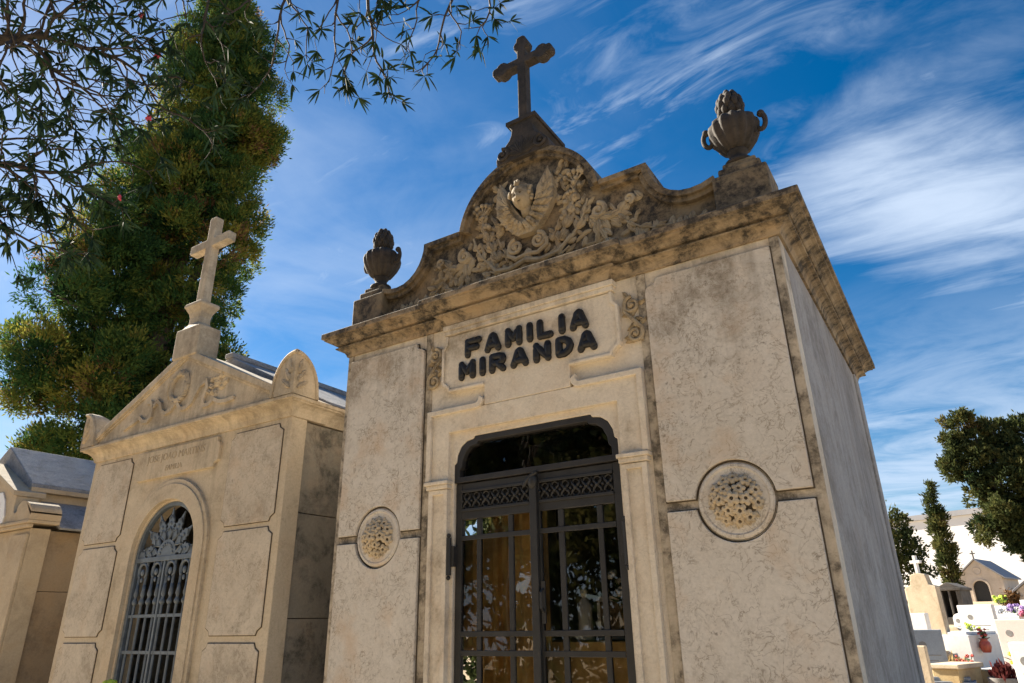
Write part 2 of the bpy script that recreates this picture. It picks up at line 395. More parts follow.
cd = bpy.data.cameras.new('camera'); cam = bpy.data.objects.new('camera', cd); COL.objects.link(cam); sc.camera = cam
cd.sensor_width = 36; cd.lens = 680.383/1024*36; cd.clip_start = .05; cd.clip_end = 3000
pitch, roll, yaw = R(22.41591659), R(-1.05491911), R(32.21709418)
fw = Vector((-math.sin(yaw)*math.cos(pitch), math.cos(yaw)*math.cos(pitch), math.sin(pitch)))
rt = Vector((math.cos(yaw), math.sin(yaw), 0)); up = rt.cross(fw)
r2 = rt*math.cos(roll) + up*math.sin(roll); u2 = -rt*math.sin(roll) + up*math.cos(roll)
cam.matrix_world = Matrix(((r2.x,u2.x,-fw.x,2.09),(r2.y,u2.y,-fw.y,-3.5),(r2.z,u2.z,-fw.z,1.55),(0,0,0,1)))
sc.view_settings.view_transform = 'Standard'; sc.view_settings.look = 'None'; sc.view_settings.gamma = 1; sc.view_settings.exposure = 1.84

# ------------------------------------------------------------------ ground
def gz(y): return max(0.0, min(.0505*(y-2), .0505*78))
g = MB()
ys = [-300, -60, -20, -8, -4, 0, 2, 5, 10, 20, 40, 80, 900]; xs = [-700, -60, -20, -8, 0, 8, 20, 60, 700]
g.add([(x, y, gz(y)) for y in ys for x in xs], [(j*9+i, j*9+i+1, (j+1)*9+i+1, (j+1)*9+i) for j in range(len(ys)-1) for i in range(8)])
tag(g.build('ground', M['ground']), kind='structure')
p = MB(); p.add([(-40,-6.2,.004),(40,-6.2,.004),(40,-.75,.004),(-40,-.75,.004)], [(0,1,2,3)])
tag(p.build('path', M['path']), kind='structure')

# ------------------------------------------------------------------ ornaments (shared)
def volute(mb, cx, cz, r, turns, y, tr, sgn=1, start=0.0, tail=None):
    pts = []; n = int(16*turns)
    for i in range(n+1):
        t = i/n; a = start + sgn*2*PI*turns*t; q = r*(1-.82*t)
        pts.append((cx+q*math.cos(a), y, cz+q*math.sin(a)))
    if tail: pts = [(x, y, z) for x, z in tail] + pts
    mb.tube(pts, [tr*(1-.35*i/len(pts)) for i in range(len(pts))], 7)
    mb.ball((cx, y, cz), (r*.26, r*.3, r*.26), 8, 5)
def flower(mb, c, r, nrm=(0,-1,0), petals=6, rot=0.0):
    n = Vector(nrm).normalized(); u = n.cross(Vector((0,0,1)));
    if u.length < .05: u = Vector((1,0,0))
    u.normalize(); v = n.cross(u); c = Vector(c)
    vs = [c + n*(-.25*r)]; fs = []
    m = petals*4
    rings = ((.16, -.15), (.26, .38), (.62, .42), (1.0, .12), (.9, -.3))
    for q, h in rings:
        for k in range(m):
            a = 2*PI*k/m + rot
            e = q*(1 if q < .5 else (.68 + .36*abs(math.cos(petals*(a-rot)/2))))
            vs.append(c + (u*math.cos(a) + v*math.sin(a))*e*r + n*h*r)
    for k in range(m): fs.append((0, 1+k, 1+(k+1) % m))
    for j in range(len(rings)-1):
        for k in range(m): fs.append((1+j*m+k, 1+j*m+(k+1) % m, 1+(j+1)*m+(k+1) % m, 1+(j+1)*m+k))
    mb.add(vs, fs)
def acanthus(mb, stem, y, size, rnd, both=True):
    """leafy scroll following a polyline in x,z"""
    for i in range(len(stem)-1):
        x0, z0 = stem[i]; x1, z1 = stem[i+1]; a = math.atan2(z1-z0, x1-x0)
        s = size*(1-.35*i/len(stem))
        for sg in ((-1, 1) if both else (1,)):
            mb.leaf((x0, z0), a + sg*rnd.uniform(.5, 1.0), s*rnd.uniform(.9,1.3), s*.55, y, s*.30, 3, -sg*rnd.uniform(.3,1.2))
        mb.leaf((x0, z0), a + rnd.uniform(-.2,.2), s*1.1, s*.45, y-.012, s*.28, 3, rnd.uniform(-.6,.6))
    mb.tube([(x, y-.01, z) for x, z in stem], size*.10, 6)

def offset_closed(P, d):
    n = len(P); A = sum(P[i][0]*P[(i+1) % n][1]-P[(i+1) % n][0]*P[i][1] for i in range(n)); sg = 1 if A > 0 else -1; out = []
    for i in range(n):
        a, c, e = Vector(P[i-1]), Vector(P[i]), Vector(P[(i+1) % n]); d1 = (c-a).normalized(); d2 = (e-c).normalized()
        n1 = Vector((d1.y,-d1.x))*sg; n2 = Vector((d2.y,-d2.x))*sg; m = (n1+n2)/max(.45, 1+n1.dot(n2)); q = c+m*d; out.append((q.x,q.y))
    return out
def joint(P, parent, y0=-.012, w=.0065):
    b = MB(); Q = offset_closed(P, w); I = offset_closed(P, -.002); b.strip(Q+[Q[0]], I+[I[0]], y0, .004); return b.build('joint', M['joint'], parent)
# ------------------------------------------------------------------ MAIN MAUSOLEUM
T = empty('family_mausoleum', (0,0,0), 'large cream family tomb with black name letters, glazed iron door and winged head relief', 'mausoleum')
DOOR_TOP = [(.575,2.50),(.557,2.512),(.55,2.56),(.522,2.612),(.478,2.643),(.425,2.652),(.415,2.67)]
door_r = [(.575, .30)] + DOOR_TOP
hole = door_r + [(-x, z) for x, z in reversed(door_r)]
b = MB()
b.prism([(-1.61,0),(-.575,0)] + [(-x, z) for x, z in door_r] + list(reversed(door_r)) + [(.575,0),(1.61,0),(1.61,3.655),(-1.61,3.655)], 0, .13)
b.build('wall', M['facade'], T, bevel=.006)
b = MB()
b.box(1.36,1.61,.131,2.75,0,3.655); b.build('side_wall', M['sidewall'], T)
b = MB(); b.box(-1.61,-1.36,.131,2.75,0,3.655); b.build('side_wall', M['sidewall'], T)
b = MB(); b.box(-1.625,1.625,2.751,2.98,0,3.655); b.build('back_wall', M['sidewall'], T, bevel=.01)
b = MB(); b.box(-1.358,1.358,.132,2.748,.28,.30); b.build('inner_floor', M['inner'], T)
b = MB(); b.box(-1.358,1.358,.132,2.748,3.2,3.3); b.build('inner_ceiling', M['inner'], T)
for q in ((-1.66,-.62,-.06,-.002),(.62,1.66,-.06,-.002),(1.612,1.66,0,3.0),(-1.66,-1.612,0,3.0)):
    b = MB(); b.box(*q,0,.34); b.build('plinth', M['facade'], T, bevel=.01)
b = MB(); b.box(-.9,.9,-.42,-.062,0,.15); b.box(-.6,.6,-.06,.12,0,.295); b.build('step', M['facade'], T, bevel=.012)
# raised panels
def arc(cx, cz, r, a0, a1, n): return [(cx+r*math.cos(a0+(a1-a0)*i/n), cz+r*math.sin(a0+(a1-a0)*i/n)) for i in range(n+1)]
for sg in (1, -1):
    cx, cz, rr = 1.19, 2.09, .202
    a0 = math.asin(.025/rr); up_p = [(.835,2.115)] + arc(cx,cz,rr, PI-a0, a0, 26) + [(1.557,2.115),(1.557,3.412),(.905,3.412),(.90,3.385),(.885,3.372),(.862,3.368),(.843,3.355),(.835,3.325)]
    a1 = math.asin(.028/rr); lo_p = [(.835,2.062),(.835,.40),(1.557,.40),(1.557,2.062)] + arc(cx,cz,rr, -a1, -PI+a1, 26)
    for P in (up_p, lo_p):
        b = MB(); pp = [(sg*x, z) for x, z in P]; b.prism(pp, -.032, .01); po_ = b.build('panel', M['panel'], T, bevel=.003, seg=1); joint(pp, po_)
    for bx_ in ((.778,.834,.345,3.47),(1.558,1.6085,.345,3.47)):
        b = MB(); x0, x1 = sorted((sg*bx_[0], sg*bx_[1])); b.box(x0,x1,-.007,.003,bx_[2],bx_[3]); b.build('groove_band', M['groove'], T)
    b = MB(); x0, x1 = sorted((sg*.8345, sg*1.5575)); b.box(x0,x1,-.006,.003,2.05,2.13); b.build('groove_band', M['groove'], T)
    b = MB(); b.lathe([(.0005,.01),(.188,.01),(.188,-.018),(.180,-.026),(.168,-.028),(.160,-.022),(.0005,-.020)], (sg*cx,0,cz), 48, 'y')
    md = b.build('medallion', M['panel'], T, smooth=True)
    f = MB(); rn = random.Random(3 if sg > 0 else 5)
    flower(f, (sg*cx, -.086, cz), .040, (0,-1,0), 5); holes = [((sg*cx, -.086, cz), .040)]
    for ring, (n, q, h) in enumerate(((6,.060,.068),(11,.104,.036))):
        for k in range(n):
            a = 2*PI*(k + .5*ring)/n + rn.uniform(-.10,.10); rad = q + rn.uniform(-.004,.004); pc = (sg*cx+rad*math.cos(a), -h+rn.uniform(-.004,.004), cz+rad*math.sin(a)); fr_ = rn.uniform(.033,.038)
            flower(f, pc, fr_, (math.cos(a)*q*7, -1, math.sin(a)*q*7), 5, rn.random()*3); holes.append((pc, fr_))
    for k in range(14):
        a = 2*PI*k/14+.2; f.leaf((sg*cx+.095*math.cos(a), cz+.095*math.sin(a)), a, .045, .026, -.022, .02, 0, 0, 5)
    f.build('flower_bouquet', M['rosette'], md, smooth=True)
    f = MB(); f.ball((sg*cx,-.020,cz), (.108,.040,.108), 20, 10)  # dark core and dots paint shade into flower gaps and cups
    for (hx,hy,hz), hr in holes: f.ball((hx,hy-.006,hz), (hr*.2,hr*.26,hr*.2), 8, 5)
    f.build('gap_shade_backing', M['joint'], md, smooth='all')
    # door pilaster with sunk panel and cap
    b = MB(); b.box(min(sg*.60,sg*.752), max(sg*.60,sg*.752), -.022, .01, .345, 2.343)
    b.prism([(sg*x, z) for x, z in [(.60,.345),(.632,.345),(.632,2.312),(.72,2.312),(.72,.345),(.752,.345),(.752,2.342),(.60,2.342)]], -.04, -.020)
    b.build('pilaster', M['facade'], T, bevel=.004)
    b = MB(); b.box(min(sg*.592,sg*.764), max(sg*.592,sg*.764), -.052, .012, 2.345, 2.372); b.box(min(sg*.584,sg*.776), max(sg*.584,sg*.776), -.064, .014, 2.372, 2.396)
    b.build('capital', M['facade'], T, bevel=.005)
# surround above the caps
b = MB(); b.prism([(-.738,2.398),(-.602,2.398),(-.602,2.711),(.602,2.711),(.602,2.398),(.738,2.398),(.738,2.85),(-.738,2.85)], -.03, .01)
pr = [(.738,2.40),(.738,2.838),(.372,2.838),(.345,2.845),(.325,2.868),(.318,2.895)]; qr = [(.774,2.40),(.774,2.873),(.378,2.873),(.362,2.880),(.352,2.900),(.352,2.925)]
for sg in (1,-1): b.strip([(sg*x,z) for x,z in pr], [(sg*x,z) for x,z in qr], -.05, .008)
b.build('door_surround', M['facade'], T, bevel=.004)
# name plaque
half = [(.315,2.852),(.315,2.985),(.60,2.985),(.61,3.008),(.63,3.028),(.655,3.04),(.662,3.06),(.662,3.30),(.648,3.315),(.63,3.335),(.628,3.395)]
b = MB(); b.prism(half + [(-x,z) for x,z in reversed(half)], -.034, .01)
for sg in (1,-1): b.strip([(sg*x,z) for x,z in half[1:]], [(sg*x,z) for x,z in [(.315,3.004),(.588,3.004),(.597,3.022),(.614,3.042),(.637,3.056),(.642,3.068),(.642,3.295),(.63,3.303),(.612,3.328),(.610,3.395)]], -.048, -.036)
b.box(-.64,.64,-.052,.008,3.40,3.432); b.box(-.648,.648,-.062,.009,3.432,3.470)
b.build('name_plaque', M['facade'], T, bevel=.004)
GL = dict(F=([[(0,0),(0,1),(1,1)],[(0,.5),(.8,.5)]]), A=([[(0,0),(.38,.93),(.5,1),(.62,.93),(1,0)],[(.18,.30),(.82,.30)]]), M=([[(0,0),(0,1),(.5,.38),(1,1),(1,0)]]), I=([[(0,0),(0,1)]]),
          L=([[(0,1),(0,0),(1,0)]]), R=([[(0,0),(0,1),(.62,1),(.93,.9),(1,.74),(.93,.58),(.62,.48),(.05,.48)],[(.5,.46),(1,0)]]), N=([[(0,0),(0,1),(1,0),(1,1)]]), D=([[(0,0),(0,1),(.5,1),(.85,.82),(1,.5),(.85,.18),(.5,0),(0,0)]]))
rows = [(3.197,3.336,[('F',-.467,-.327),('A',-.305,-.170),('M',-.142,-.008),('I',.024,.070),('L',.100,.222),('I',.258,.306),('A',.335,.469)]),
        (3.045,3.181,[('M',-.516,-.376),('I',-.345,-.297),('R',-.268,-.134),('A',-.103,.036),('N',.068,.200),('D',.230,.358),('A',.380,.516)])]
for z0, z1, row in rows:
    for ch, x0, x1 in row:
        r = .0245; b = MB()
        for st in GL[ch]:
            pts = []
            q = [(x0+r+(x1-x0-2*r)*u, z0+r*.9+(z1-z0-1.8*r)*v) for u, v in st]
            for i in range(len(q)-1):
                for t in (0,.25,.5,.75): pts.append((q[i][0]+(q[i+1][0]-q[i][0])*t, q[i][1]+(q[i+1][1]-q[i][1])*t))
            pts.append(q[-1])
            b.tube([(x,-.044,z) for x,z in pts], [r*(.97+.06*random.random()) for _ in pts], 10, .72)
            for e in (q[0], q[-1]): b.ball((e[0],-.044,e[1]), (r*.98,r*.71,r*.98), 10, 6)
            for e in q[1:-1]: b.ball((e[0],-.044,e[1]), (r,r*.72,r), 10, 6)
        b.build('letter', M['letter'], T, smooth='all')
# small scroll carvings beside the plaque
for sg in (1,-1):
    b = MB(); rn = random.Random(11)
    X = lambda x: sg*x
    volute(b, X(.742), 3.285, .056, 1.5, -.018, .013, sg, PI*.5 if sg > 0 else PI*.5)
    volute(b, X(.747), 3.098, .058, 1.5, -.018, .013, -sg, PI*.5)
    b.tube([(X(.702),-.015,3.33),(X(.690),-.02,3.25),(X(.742),-.025,3.19),(X(.795),-.02,3.13),(X(.785),-.015,3.05)], .012, 7)
    for k in range(15):
        a = rn.uniform(0, 2*PI); b.leaf((X(.742)+rn.uniform(-.03,.03), 3.06+.019*k), a, .07, .035, 0.002, .03, 2, rn.uniform(-1,1), 7)
    b.build('scroll_carving', M['carving'], T, smooth=True)
# cornice
def cornice(mb, foot, prof):
    n = len(foot); rings = []
    for pz in prof:
        pj, z = pz; ring = []
        for i in range(n):
            a = Vector(foot[i-1]); c = Vector(foot[i]); d = Vector(foot[(i+1) % n])
            e1 = (c-a).normalized(); e2 = (d-c).normalized()
            n1 = Vector((e1.y,-e1.x)); n2 = Vector((e2.y,-e2.x))
            m = (n1+n2)/(1+n1.dot(n2)); q = c + m*pj; ring.append((q.x,q.y,z))
        rings.append(ring)
    fs = [tuple(range(n-1,-1,-1))] + [(j*n+i, j*n+(i+1) % n, (j+1)*n+(i+1) % n, (j+1)*n+i) for j in range(len(prof)-1) for i in range(n)] + [tuple((len(prof)-1)*n+i for i in range(n))]
    mb.add([v for r_ in rings for v in r_], fs)
foot = [(-1.612,-.002),(-.605,-.002),(-.605,-.042),(.605,-.042),(.605,-.002),(1.612,-.002),(1.612,2.982),(-1.612,2.982)]
prof = [(0,3.474),(.014,3.474),(.018,3.490),(.030,3.510),(.055,3.526),(.078,3.531),(.080,3.540),(.056,3.542),(.056,3.558),(.084,3.562),(.098,3.576),(.120,3.588),(.142,3.594),(.142,3.606),(.160,3.608),(.160,3.648),(.150,3.655),(.02,3.69)]
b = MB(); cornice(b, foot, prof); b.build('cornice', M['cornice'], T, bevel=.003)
# attic
AR, AZ = .567, 4.163; a_e = math.asin(.087/AR)
right = [(.90,4.25),(.903,4.205),(.918,4.150),(.945,4.09),(.985,4.035),(1.04,3.99),(1.10,3.962),(1.17,3.952),(1.24,3.958),(1.32,3.985)]
archp = arc(0, AZ, AR, a_e, PI-a_e, 40)
outline = list(reversed(right)) + archp + [(-x,z) for x,z in right]
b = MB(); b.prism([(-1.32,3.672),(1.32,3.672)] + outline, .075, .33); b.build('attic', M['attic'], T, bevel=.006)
def inset(P, d):
    out = []
    for i in range(len(P)):
        a = Vector(P[max(i-1,0)]); c = Vector(P[i]); e = Vector(P[min(i+1,len(P)-1)])
        ds = [v.normalized() for v in ((c-a),(e-c)) if v.length > 1e-9]
        ns = [Vector((-v.y, v.x)) for v in ds]
        m = ns[0] if len(ns) == 1 else (ns[0]+ns[1])/max(.35, 1+ns[0].dot(ns[1]))
        q = c + m*d; out.append((q.x,q.y))
    return out
b = MB()
segs = [list(reversed(right)) + [(.575,4.25)], archp, [(-.575,4.25)] + [(-x,z) for x,z in right]]
for i, S in enumerate(segs):
    e = .003 if i == 1 else 0
    b.strip(inset(S,-.012), inset(S,.026), .012-e, .345+e); b.strip(inset(S,.0245), inset(S,.058), .038-e, .20+e)
b.build('attic_coping', M['attic'], T, smooth=False, bevel=.004)
# pedestals with urns
for sg in (1,-1):
    b = MB(); x0, x1 = sorted((sg*1.305, sg*1.622))
    b.box(x0,x1,.0,.30,3.668,3.968); b.box(x0+.035,x1-.035,.03,.27,3.968,4.03); b.box(x0+.06,x1-.06,.055,.245,4.03,4.075)
    b.build('pedestal', M['attic'], T, bevel=.012)
    u = MB(); c = (sg*1.455,.13,4.076)
    u.lathe([(.085,0),(.085,.02),(.06,.03),(.048,.055),(.05,.075),(.062,.09),(.062,.10)], c, 20)
    body = [(.055,.098),(.085,.12),(.118,.17),(.141,.225),(.147,.268),(.140,.300),(.118,.325),(.088,.345),(.07,.36)]
    u.lathe(body, c, 72, 'z', 14, .075)
    u.lathe([(.066,.355),(.06,.375),(.068,.385),(.072,.395),(.06,.405),(.05,.41)], c, 20)
    urn = u.build('urn', M['finial'], T, smooth='all')
    fl = MB(); rn = random.Random(4)
    for j, (q, h, n) in enumerate(((.062,.405,10),(.068,.445,10),(.058,.485,9),(.036,.52,6),(.0,.535,1))):
        for k in range(n):
            a = 2*PI*(k+.5*(j % 2))/n
            cc = (c[0]+q*math.cos(a), c[1]+q*math.sin(a), c[2]+h)
            fl.ball(cc, (.024,.024,.040), 7, 5)
    fl.ball((c[0],c[1],c[2]+.46), (.062,.062,.08), 10, 7)
    fl.build('flame_bud', M['finial'], urn, smooth='all')
    for hs_ in (1,-1):
        h = MB(); pts = []
        for t in range(15):
            a = -1.1 + 3.9*t/14; q = .052
            pts.append((c[0]+hs_*(.148+.030*math.sin(a)+.012), c[1]-.0, c[2]+.265+.052*(-math.cos(a))*1.1))
        pts = [(c[0]+hs_*.120,c[1],c[2]+.195)] + pts
        h.tube(pts, .016, 7); h.ball(pts[-1], .024, 8, 6); h.ball(pts[0], .022, 8, 6)
        h.build('handle', M['finial'], urn, smooth='all')
# winged head relief
b = MB()
for sg in (1,-1):   # wing base plates and three rows of feathers
    tip = (.205 if sg > 0 else .222, 4.515)
    W = [(.0,4.05),(.06,4.055),(.115,4.10),(.16,4.15),(.20,4.21),(.232,4.27),(.238,4.35),(.232,4.44),(tip[0],tip[1]),(.165,4.45),(.12,4.36),(.085,4.29),(.03,4.20),(0,4.17)]
    b.prism([(sg*x-.005, z) for x, z in W], .02, .09)
    tips = [(.05,4.055),(.10,4.085),(.15,4.135),(.195,4.195),(.228,4.265),(.240,4.345),(.230,4.435),(.202,4.53)]
    roots = [(.01,4.135),(.035,4.155),(.06,4.18),(.08,4.21),(.095,4.245),(.107,4.275),(.117,4.30),(.128,4.32)]
    for k, ((tx,tz),(rx,rz)) in enumerate(zip(tips, roots)):
        for f, yy, ww in ((1.0,.022,.060),(.70,.006,.048),(.42,-.010,.040)):
            ex, ez = rx+(tx-rx)*f, rz+(tz-rz)*f; L_ = math.hypot(ex-rx, ez-rz)+.01; a = math.atan2(ez-rz, ex-rx)
            b.leaf((sg*rx-.005, rz), a if sg > 0 else PI-a, L_, ww, yy, .020, 0, 0, 7)
b.build('wing_relief', M['carving'], T, smooth=True)
hc = Vector((-.005,-.005,4.335)); tilt = Matrix.Rotation(R(14),3,'X') @ Matrix.Rotation(R(-8),3,'Y')
def face(d):
    x, y, z = d; m = 1.0
    if y < 0:
        gss = lambda px, pz, s: math.exp(-((x-px)**2+(z-pz)**2)/(s*s))
        m += .30*gss(0,-.14,.11)*1 + .14*gss(0,.04,.09)            # nose
        m -= .22*gss(.32,.10,.16) + .22*gss(-.32,.10,.16)          # eye sockets
        m += .09*gss(.32,.07,.07) + .09*gss(-.32,.07,.07)          # eyes
        m += .06*gss(0,.38,.32) + .07*gss(.40,-.22,.22) + .07*gss(-.40,-.22,.22)   # brow, cheeks
        m += .07*gss(0,-.42,.14) - .16*gss(0,-.47,.05) - .10*gss(.13,-.46,.06) - .10*gss(-.13,-.46,.06) + .08*gss(0,-.58,.10) - .10*gss(0,-.70,.07) + .09*gss(0,-.82,.16)  # lips, chin
    return m
b = MB(); b.ball((0,0,0), (.074,.080,.100), 40, 30, face)
b.tube([(0,.02,-.06),(0,.03,-.15)], [.045,.055], 10)
b.v = [tuple(hc + tilt @ Vector(p)) for p in b.v]
hd = b.build('carved_head', M['carving'], T, smooth='all')
for sg in (1,-1):
    b = MB(); b.ball((sg*.0235,-.0665,.012), (.0095,.006,.0060), 10, 6); b.v = [tuple(hc + tilt @ Vector(p)) for p in b.v]; b.build('eye', M['joint'], hd, smooth='all')  # dark inlay paints shade into the eye socket
b = MB(); b.tube([(-.013,-.0735,-.046),(0,-.0775,-.049),(.013,-.0735,-.046)], [.002,.0035,.002], 6); b.v = [tuple(hc + tilt @ Vector(p)) for p in b.v]; b.build('mouth', M['joint'], hd, smooth='all')  # dark line paints shade between the lips
b = MB(); rn = random.Random(9)
b.ball((0,.022,.030), (.081,.080,.086), 22, 16, lambda d: 1.0 if (d[1] > -.25 or d[2] > .70) else .72)
for k in range(34):
    a = rn.uniform(-1.9,1.9); h = rn.uniform(.15,1.0)
    q = math.sqrt(max(.05,1-h*h*.8)); px, py, pz = .082*math.sin(a)*q, -.070*math.cos(a)*q, .035+.085*h
    if abs(a) < .95 and h < .80: continue
    b.tube([(px,py,pz),(px*1.1+.008,py-.006,pz-.012),(px*1.08-.004,py-.008,pz-.028),(px*1.02,py,pz-.036)], [.010,.013,.010,.004], 6)
for sg in (1,):
    for k in range(5): b.ball((sg*(.076+.004*(k % 2)), -.005-.012*(k % 3), .05-.024*k), .016, 7, 5)
b.v = [tuple(hc + tilt @ Vector(p)) for p in b.v]
b.build('hair', M['carving'], hd, smooth='all')
# scrolls, sprays and acanthus of the pediment
b = MB(); rn = random.Random(21)
volute(b, -.10, 3.985, .060, 1.6, .045, .017, 1, PI*.5, [(.0,3.905),(-.06,3.92),(-.03,4.03)][:0])
volute(b, .085, 3.985, .060, 1.6, .045, .017, -1, PI*.5)
b.tube([(-.16,.05,3.985),(-.16,.045,3.93),(-.09,.04,3.885),(0,.04,3.90),(.08,.04,3.885),(.15,.045,3.93),(.148,.05,3.985)], .017, 7)
b.tube([(-.33,.05,3.93),(-.26,.04,3.84),(-.14,.035,3.82),(-.02,.035,3.855),(.1,.035,3.82),(.24,.04,3.84),(.34,.05,3.94)], [.012,.018,.02,.02,.02,.018,.012], 7)
acanthus(b, [(0,3.80),(-.1,3.80),(-.22,3.80),(-.32,3.86)], .06, .075, rn); acanthus(b, [(0,3.80),(.1,3.80),(.22,3.80),(.32,3.86)], .06, .075, rn)
b.leaf((0,3.85), R(90), .10, .08, .05, .03, 3)
for k in range(46):
    b.leaf((rn.uniform(-.36,.36), rn.uniform(3.70,3.90)), rn.uniform(0,PI), rn.uniform(.05,.10), rn.uniform(.03,.05), .074, .022, rn.choice((0,2,3)), rn.uniform(-1,1), 7)
b.build('scroll_relief', M['carving'], T, smooth=True)
for sg in (1,-1):
    b = MB(); rn = random.Random(30+sg)
    acanthus(b, [(sg*.25,3.93),(sg*.29,4.02),(sg*.33,4.11),(sg*.36,4.20),(sg*.385,4.29),(sg*.40,4.36)], .066, .095, rn)
    acanthus(b, [(sg*.30,3.90),(sg*.38,3.98),(sg*.44,4.08),(sg*.47,4.18)], .066, .075, rn)
    acanthus(b, [(sg*.18,3.95),(sg*.22,4.02),(sg*.25,4.10)], .066, .06, rn)
    for k in range(14):
        t = k/13; b.ball((sg*(.29+.15*t)+rn.uniform(-.04,.04), .045, 4.08+.36*t+rn.uniform(-.03,.03)), rn.uniform(.014,.022), 7, 5)
    for k in range(60):
        a = rn.uniform(R(-38), R(58)); q = rn.uniform(.22,.47); x, z = q*math.cos(a), 4.16+q*math.sin(a)*(1 if a > 0 else 1.2)
        b.leaf((sg*x, z), rn.uniform(R(20),R(150)) if sg > 0 else PI-rn.uniform(R(20),R(150)), rn.uniform(.05,.10), rn.uniform(.025,.045), .074, .024, rn.choice((0,2,3)), rn.uniform(-1.2,1.2), 7)
    for k in range(5):
        a = R(40+25*k); x, z = sg*.385, 4.34
        b.tube([(x,.055,z),(x+sg*.05*math.cos(a),.05,z+.05*math.sin(a)),(x+sg*.085*math.cos(a),.045,z+.085*math.sin(a))], .007, 5); b.ball((x+sg*.09*math.cos(a),.045,z+.09*math.sin(a)), .019, 7, 5)
    b.build('floral_spray', M['carving'], T, smooth=True)
    b = MB(); rn = random.Random(50+sg)
    volute(b, sg*.545, 4.055, .055, 1.4, .05, .020, -sg, PI*.5 if sg > 0 else PI*.5)
    acanthus(b, [(sg*.48,4.03),(sg*.55,3.99),(sg*.62,3.97),(sg*.69,4.00),(sg*.74,4.05)], .07, .10, rn)
    acanthus(b, [(sg*.54,3.99),(sg*.55,3.91),(sg*.58,3.83),(sg*.60,3.78)], .07, .10, rn)
    acanthus(b, [(sg*.68,3.98),(sg*.74,3.90),(sg*.82,3.84),(sg*.92,3.80),(sg*1.02,3.79)], .07, .075, rn)
    volute(b, sg*.765, 4.065, .036, 1.3, .05, .014, sg, -PI*.5)
    for k in range(16):
        x = .80+.028*k; b.leaf((sg*x, 3.75+.02*math.sin(k*1.7)), (PI/2-.5*math.sin(k*2.3)) if sg > 0 else PI/2+.5*math.sin(k*2.3), .11-.003*k, .05, .073, .022, 3, rn.uniform(-.8,.8), 8)
    for k in range(34):
        x, z = rn.uniform(.40,.86), rn.uniform(3.74,4.12)
        b.leaf((sg*x, z), rn.uniform(0,2*PI), rn.uniform(.05,.10), rn.uniform(.03,.045), .074, .020, 2, rn.uniform(-1.2,1.2), 7)
    b.build('acanthus_carving', M['carving'], T, smooth=True)
# cross on its pedestal
hw = [(4.695,.225),(4.74,.228),(4.775,.215),(4.80,.195),(4.84,.150),(4.88,.112),(4.92,.094),(4.965,.088),(4.985,.098),(5.005,.114),(5.045,.114)]
P = [(q,z) for z,q in hw]; b = MB(); b.prism(P + [(-x,z) for x,z in reversed(P)], .0, .44); b.build('cross_pedestal', M['finial'], T, bevel=.008)
b = MB()
for sg in (1,-1): volute(b, sg*.165, 4.765, .055, 1.4, -.006, .016, sg, PI*.5)
for k in range(7): b.leaf((.0,4.72), R(20+23*k), .16, .05, .002, .02, 2, 0, 7)
b.prism([(-.128,5.012),(.128,5.012),(.128,5.043),(-.128,5.043)], -.014, .455)
b.build('pedestal_scrolls', M['finial'], T, smooth=True)
def fancy_cross(z0, z1, za, hspan, tk, y):
    t = tk; L = .055
    def end(cx, cz, dx, dz):   # trefoil end as outline points, walking clockwise
        px, pz = -dz, dx
        pts = []
        for (u, v) in ((-.14,-t),(-.135,-t*1.25),(-.11,-t*1.75),(-.075,-t*1.85),(-.052,-t*1.45),(-.045,-t*1.15),(-.012,-t*1.05),(0,-t*.5),(0,t*.5),(-.012,t*1.05),(-.045,t*1.15),(-.052,t*1.45),(-.075,t*1.85),(-.11,t*1.75),(-.135,t*1.25),(-.14,t)):
            pts.append((cx+dx*u+px*v, cz+dz*u+pz*v))
        return pts
    poly = [(-t,z0),(t,z0),(t,za-t)] + end(hspan,za,1,0) + [(t,za+t)] + end(0,z1,0,1) + [(-t,za+t)] + end(-hspan,za,-1,0) + [(-t,za-t)]
    return poly
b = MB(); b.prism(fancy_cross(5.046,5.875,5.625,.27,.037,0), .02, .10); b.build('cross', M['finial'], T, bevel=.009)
b = MB(); b.prism([(-1.6,3.69),(1.6,3.69),(0,3.95)], .35, 2.9); b.build('roof', M['roof'], T)
# --- double iron door
def bar(mb, x0, x1, z0, z1, y0=.07, y1=.10): mb.box(x0,x1,y0,y1,z0,z1)
def rosette_frieze(x0, x1, z0, z1, y, n):
    mb = MB(); w = (x1-x0)/n; h = z1-z0; zc = (z0+z1)/2
    for i in range(n):
        c = x0+w*(i+.5)
        for dz, r in ((-h*.25,h*.22),(h*.25,h*.22)):
            mb.tube([(c+r*math.cos(2*PI*k/12),y,zc+dz+r*math.sin(2*PI*k/12)) for k in range(13)], .006, 5, 1, False)
        mb.tube([(c-w*.5,y-.004,z0),(c-w*.1,y-.004,zc),(c-w*.5,y-.004,z1)], .005, 5); mb.tube([(c+w*.5,y-.003,z0),(c+w*.1,y-.003,zc),(c+w*.5,y-.003,z1)], .005, 5)
        mb.ball((c,y-.006,zc), .013, 8, 5)
        for k in range(4):
            a = PI/4+PI/2*k; mb.leaf((c,zc), a, h*.42, h*.16, y-.004, .008, 0, 0, 4)
        mb.ball((c-w*.5,y-.004,zc), .010, 7, 4)
    return mb
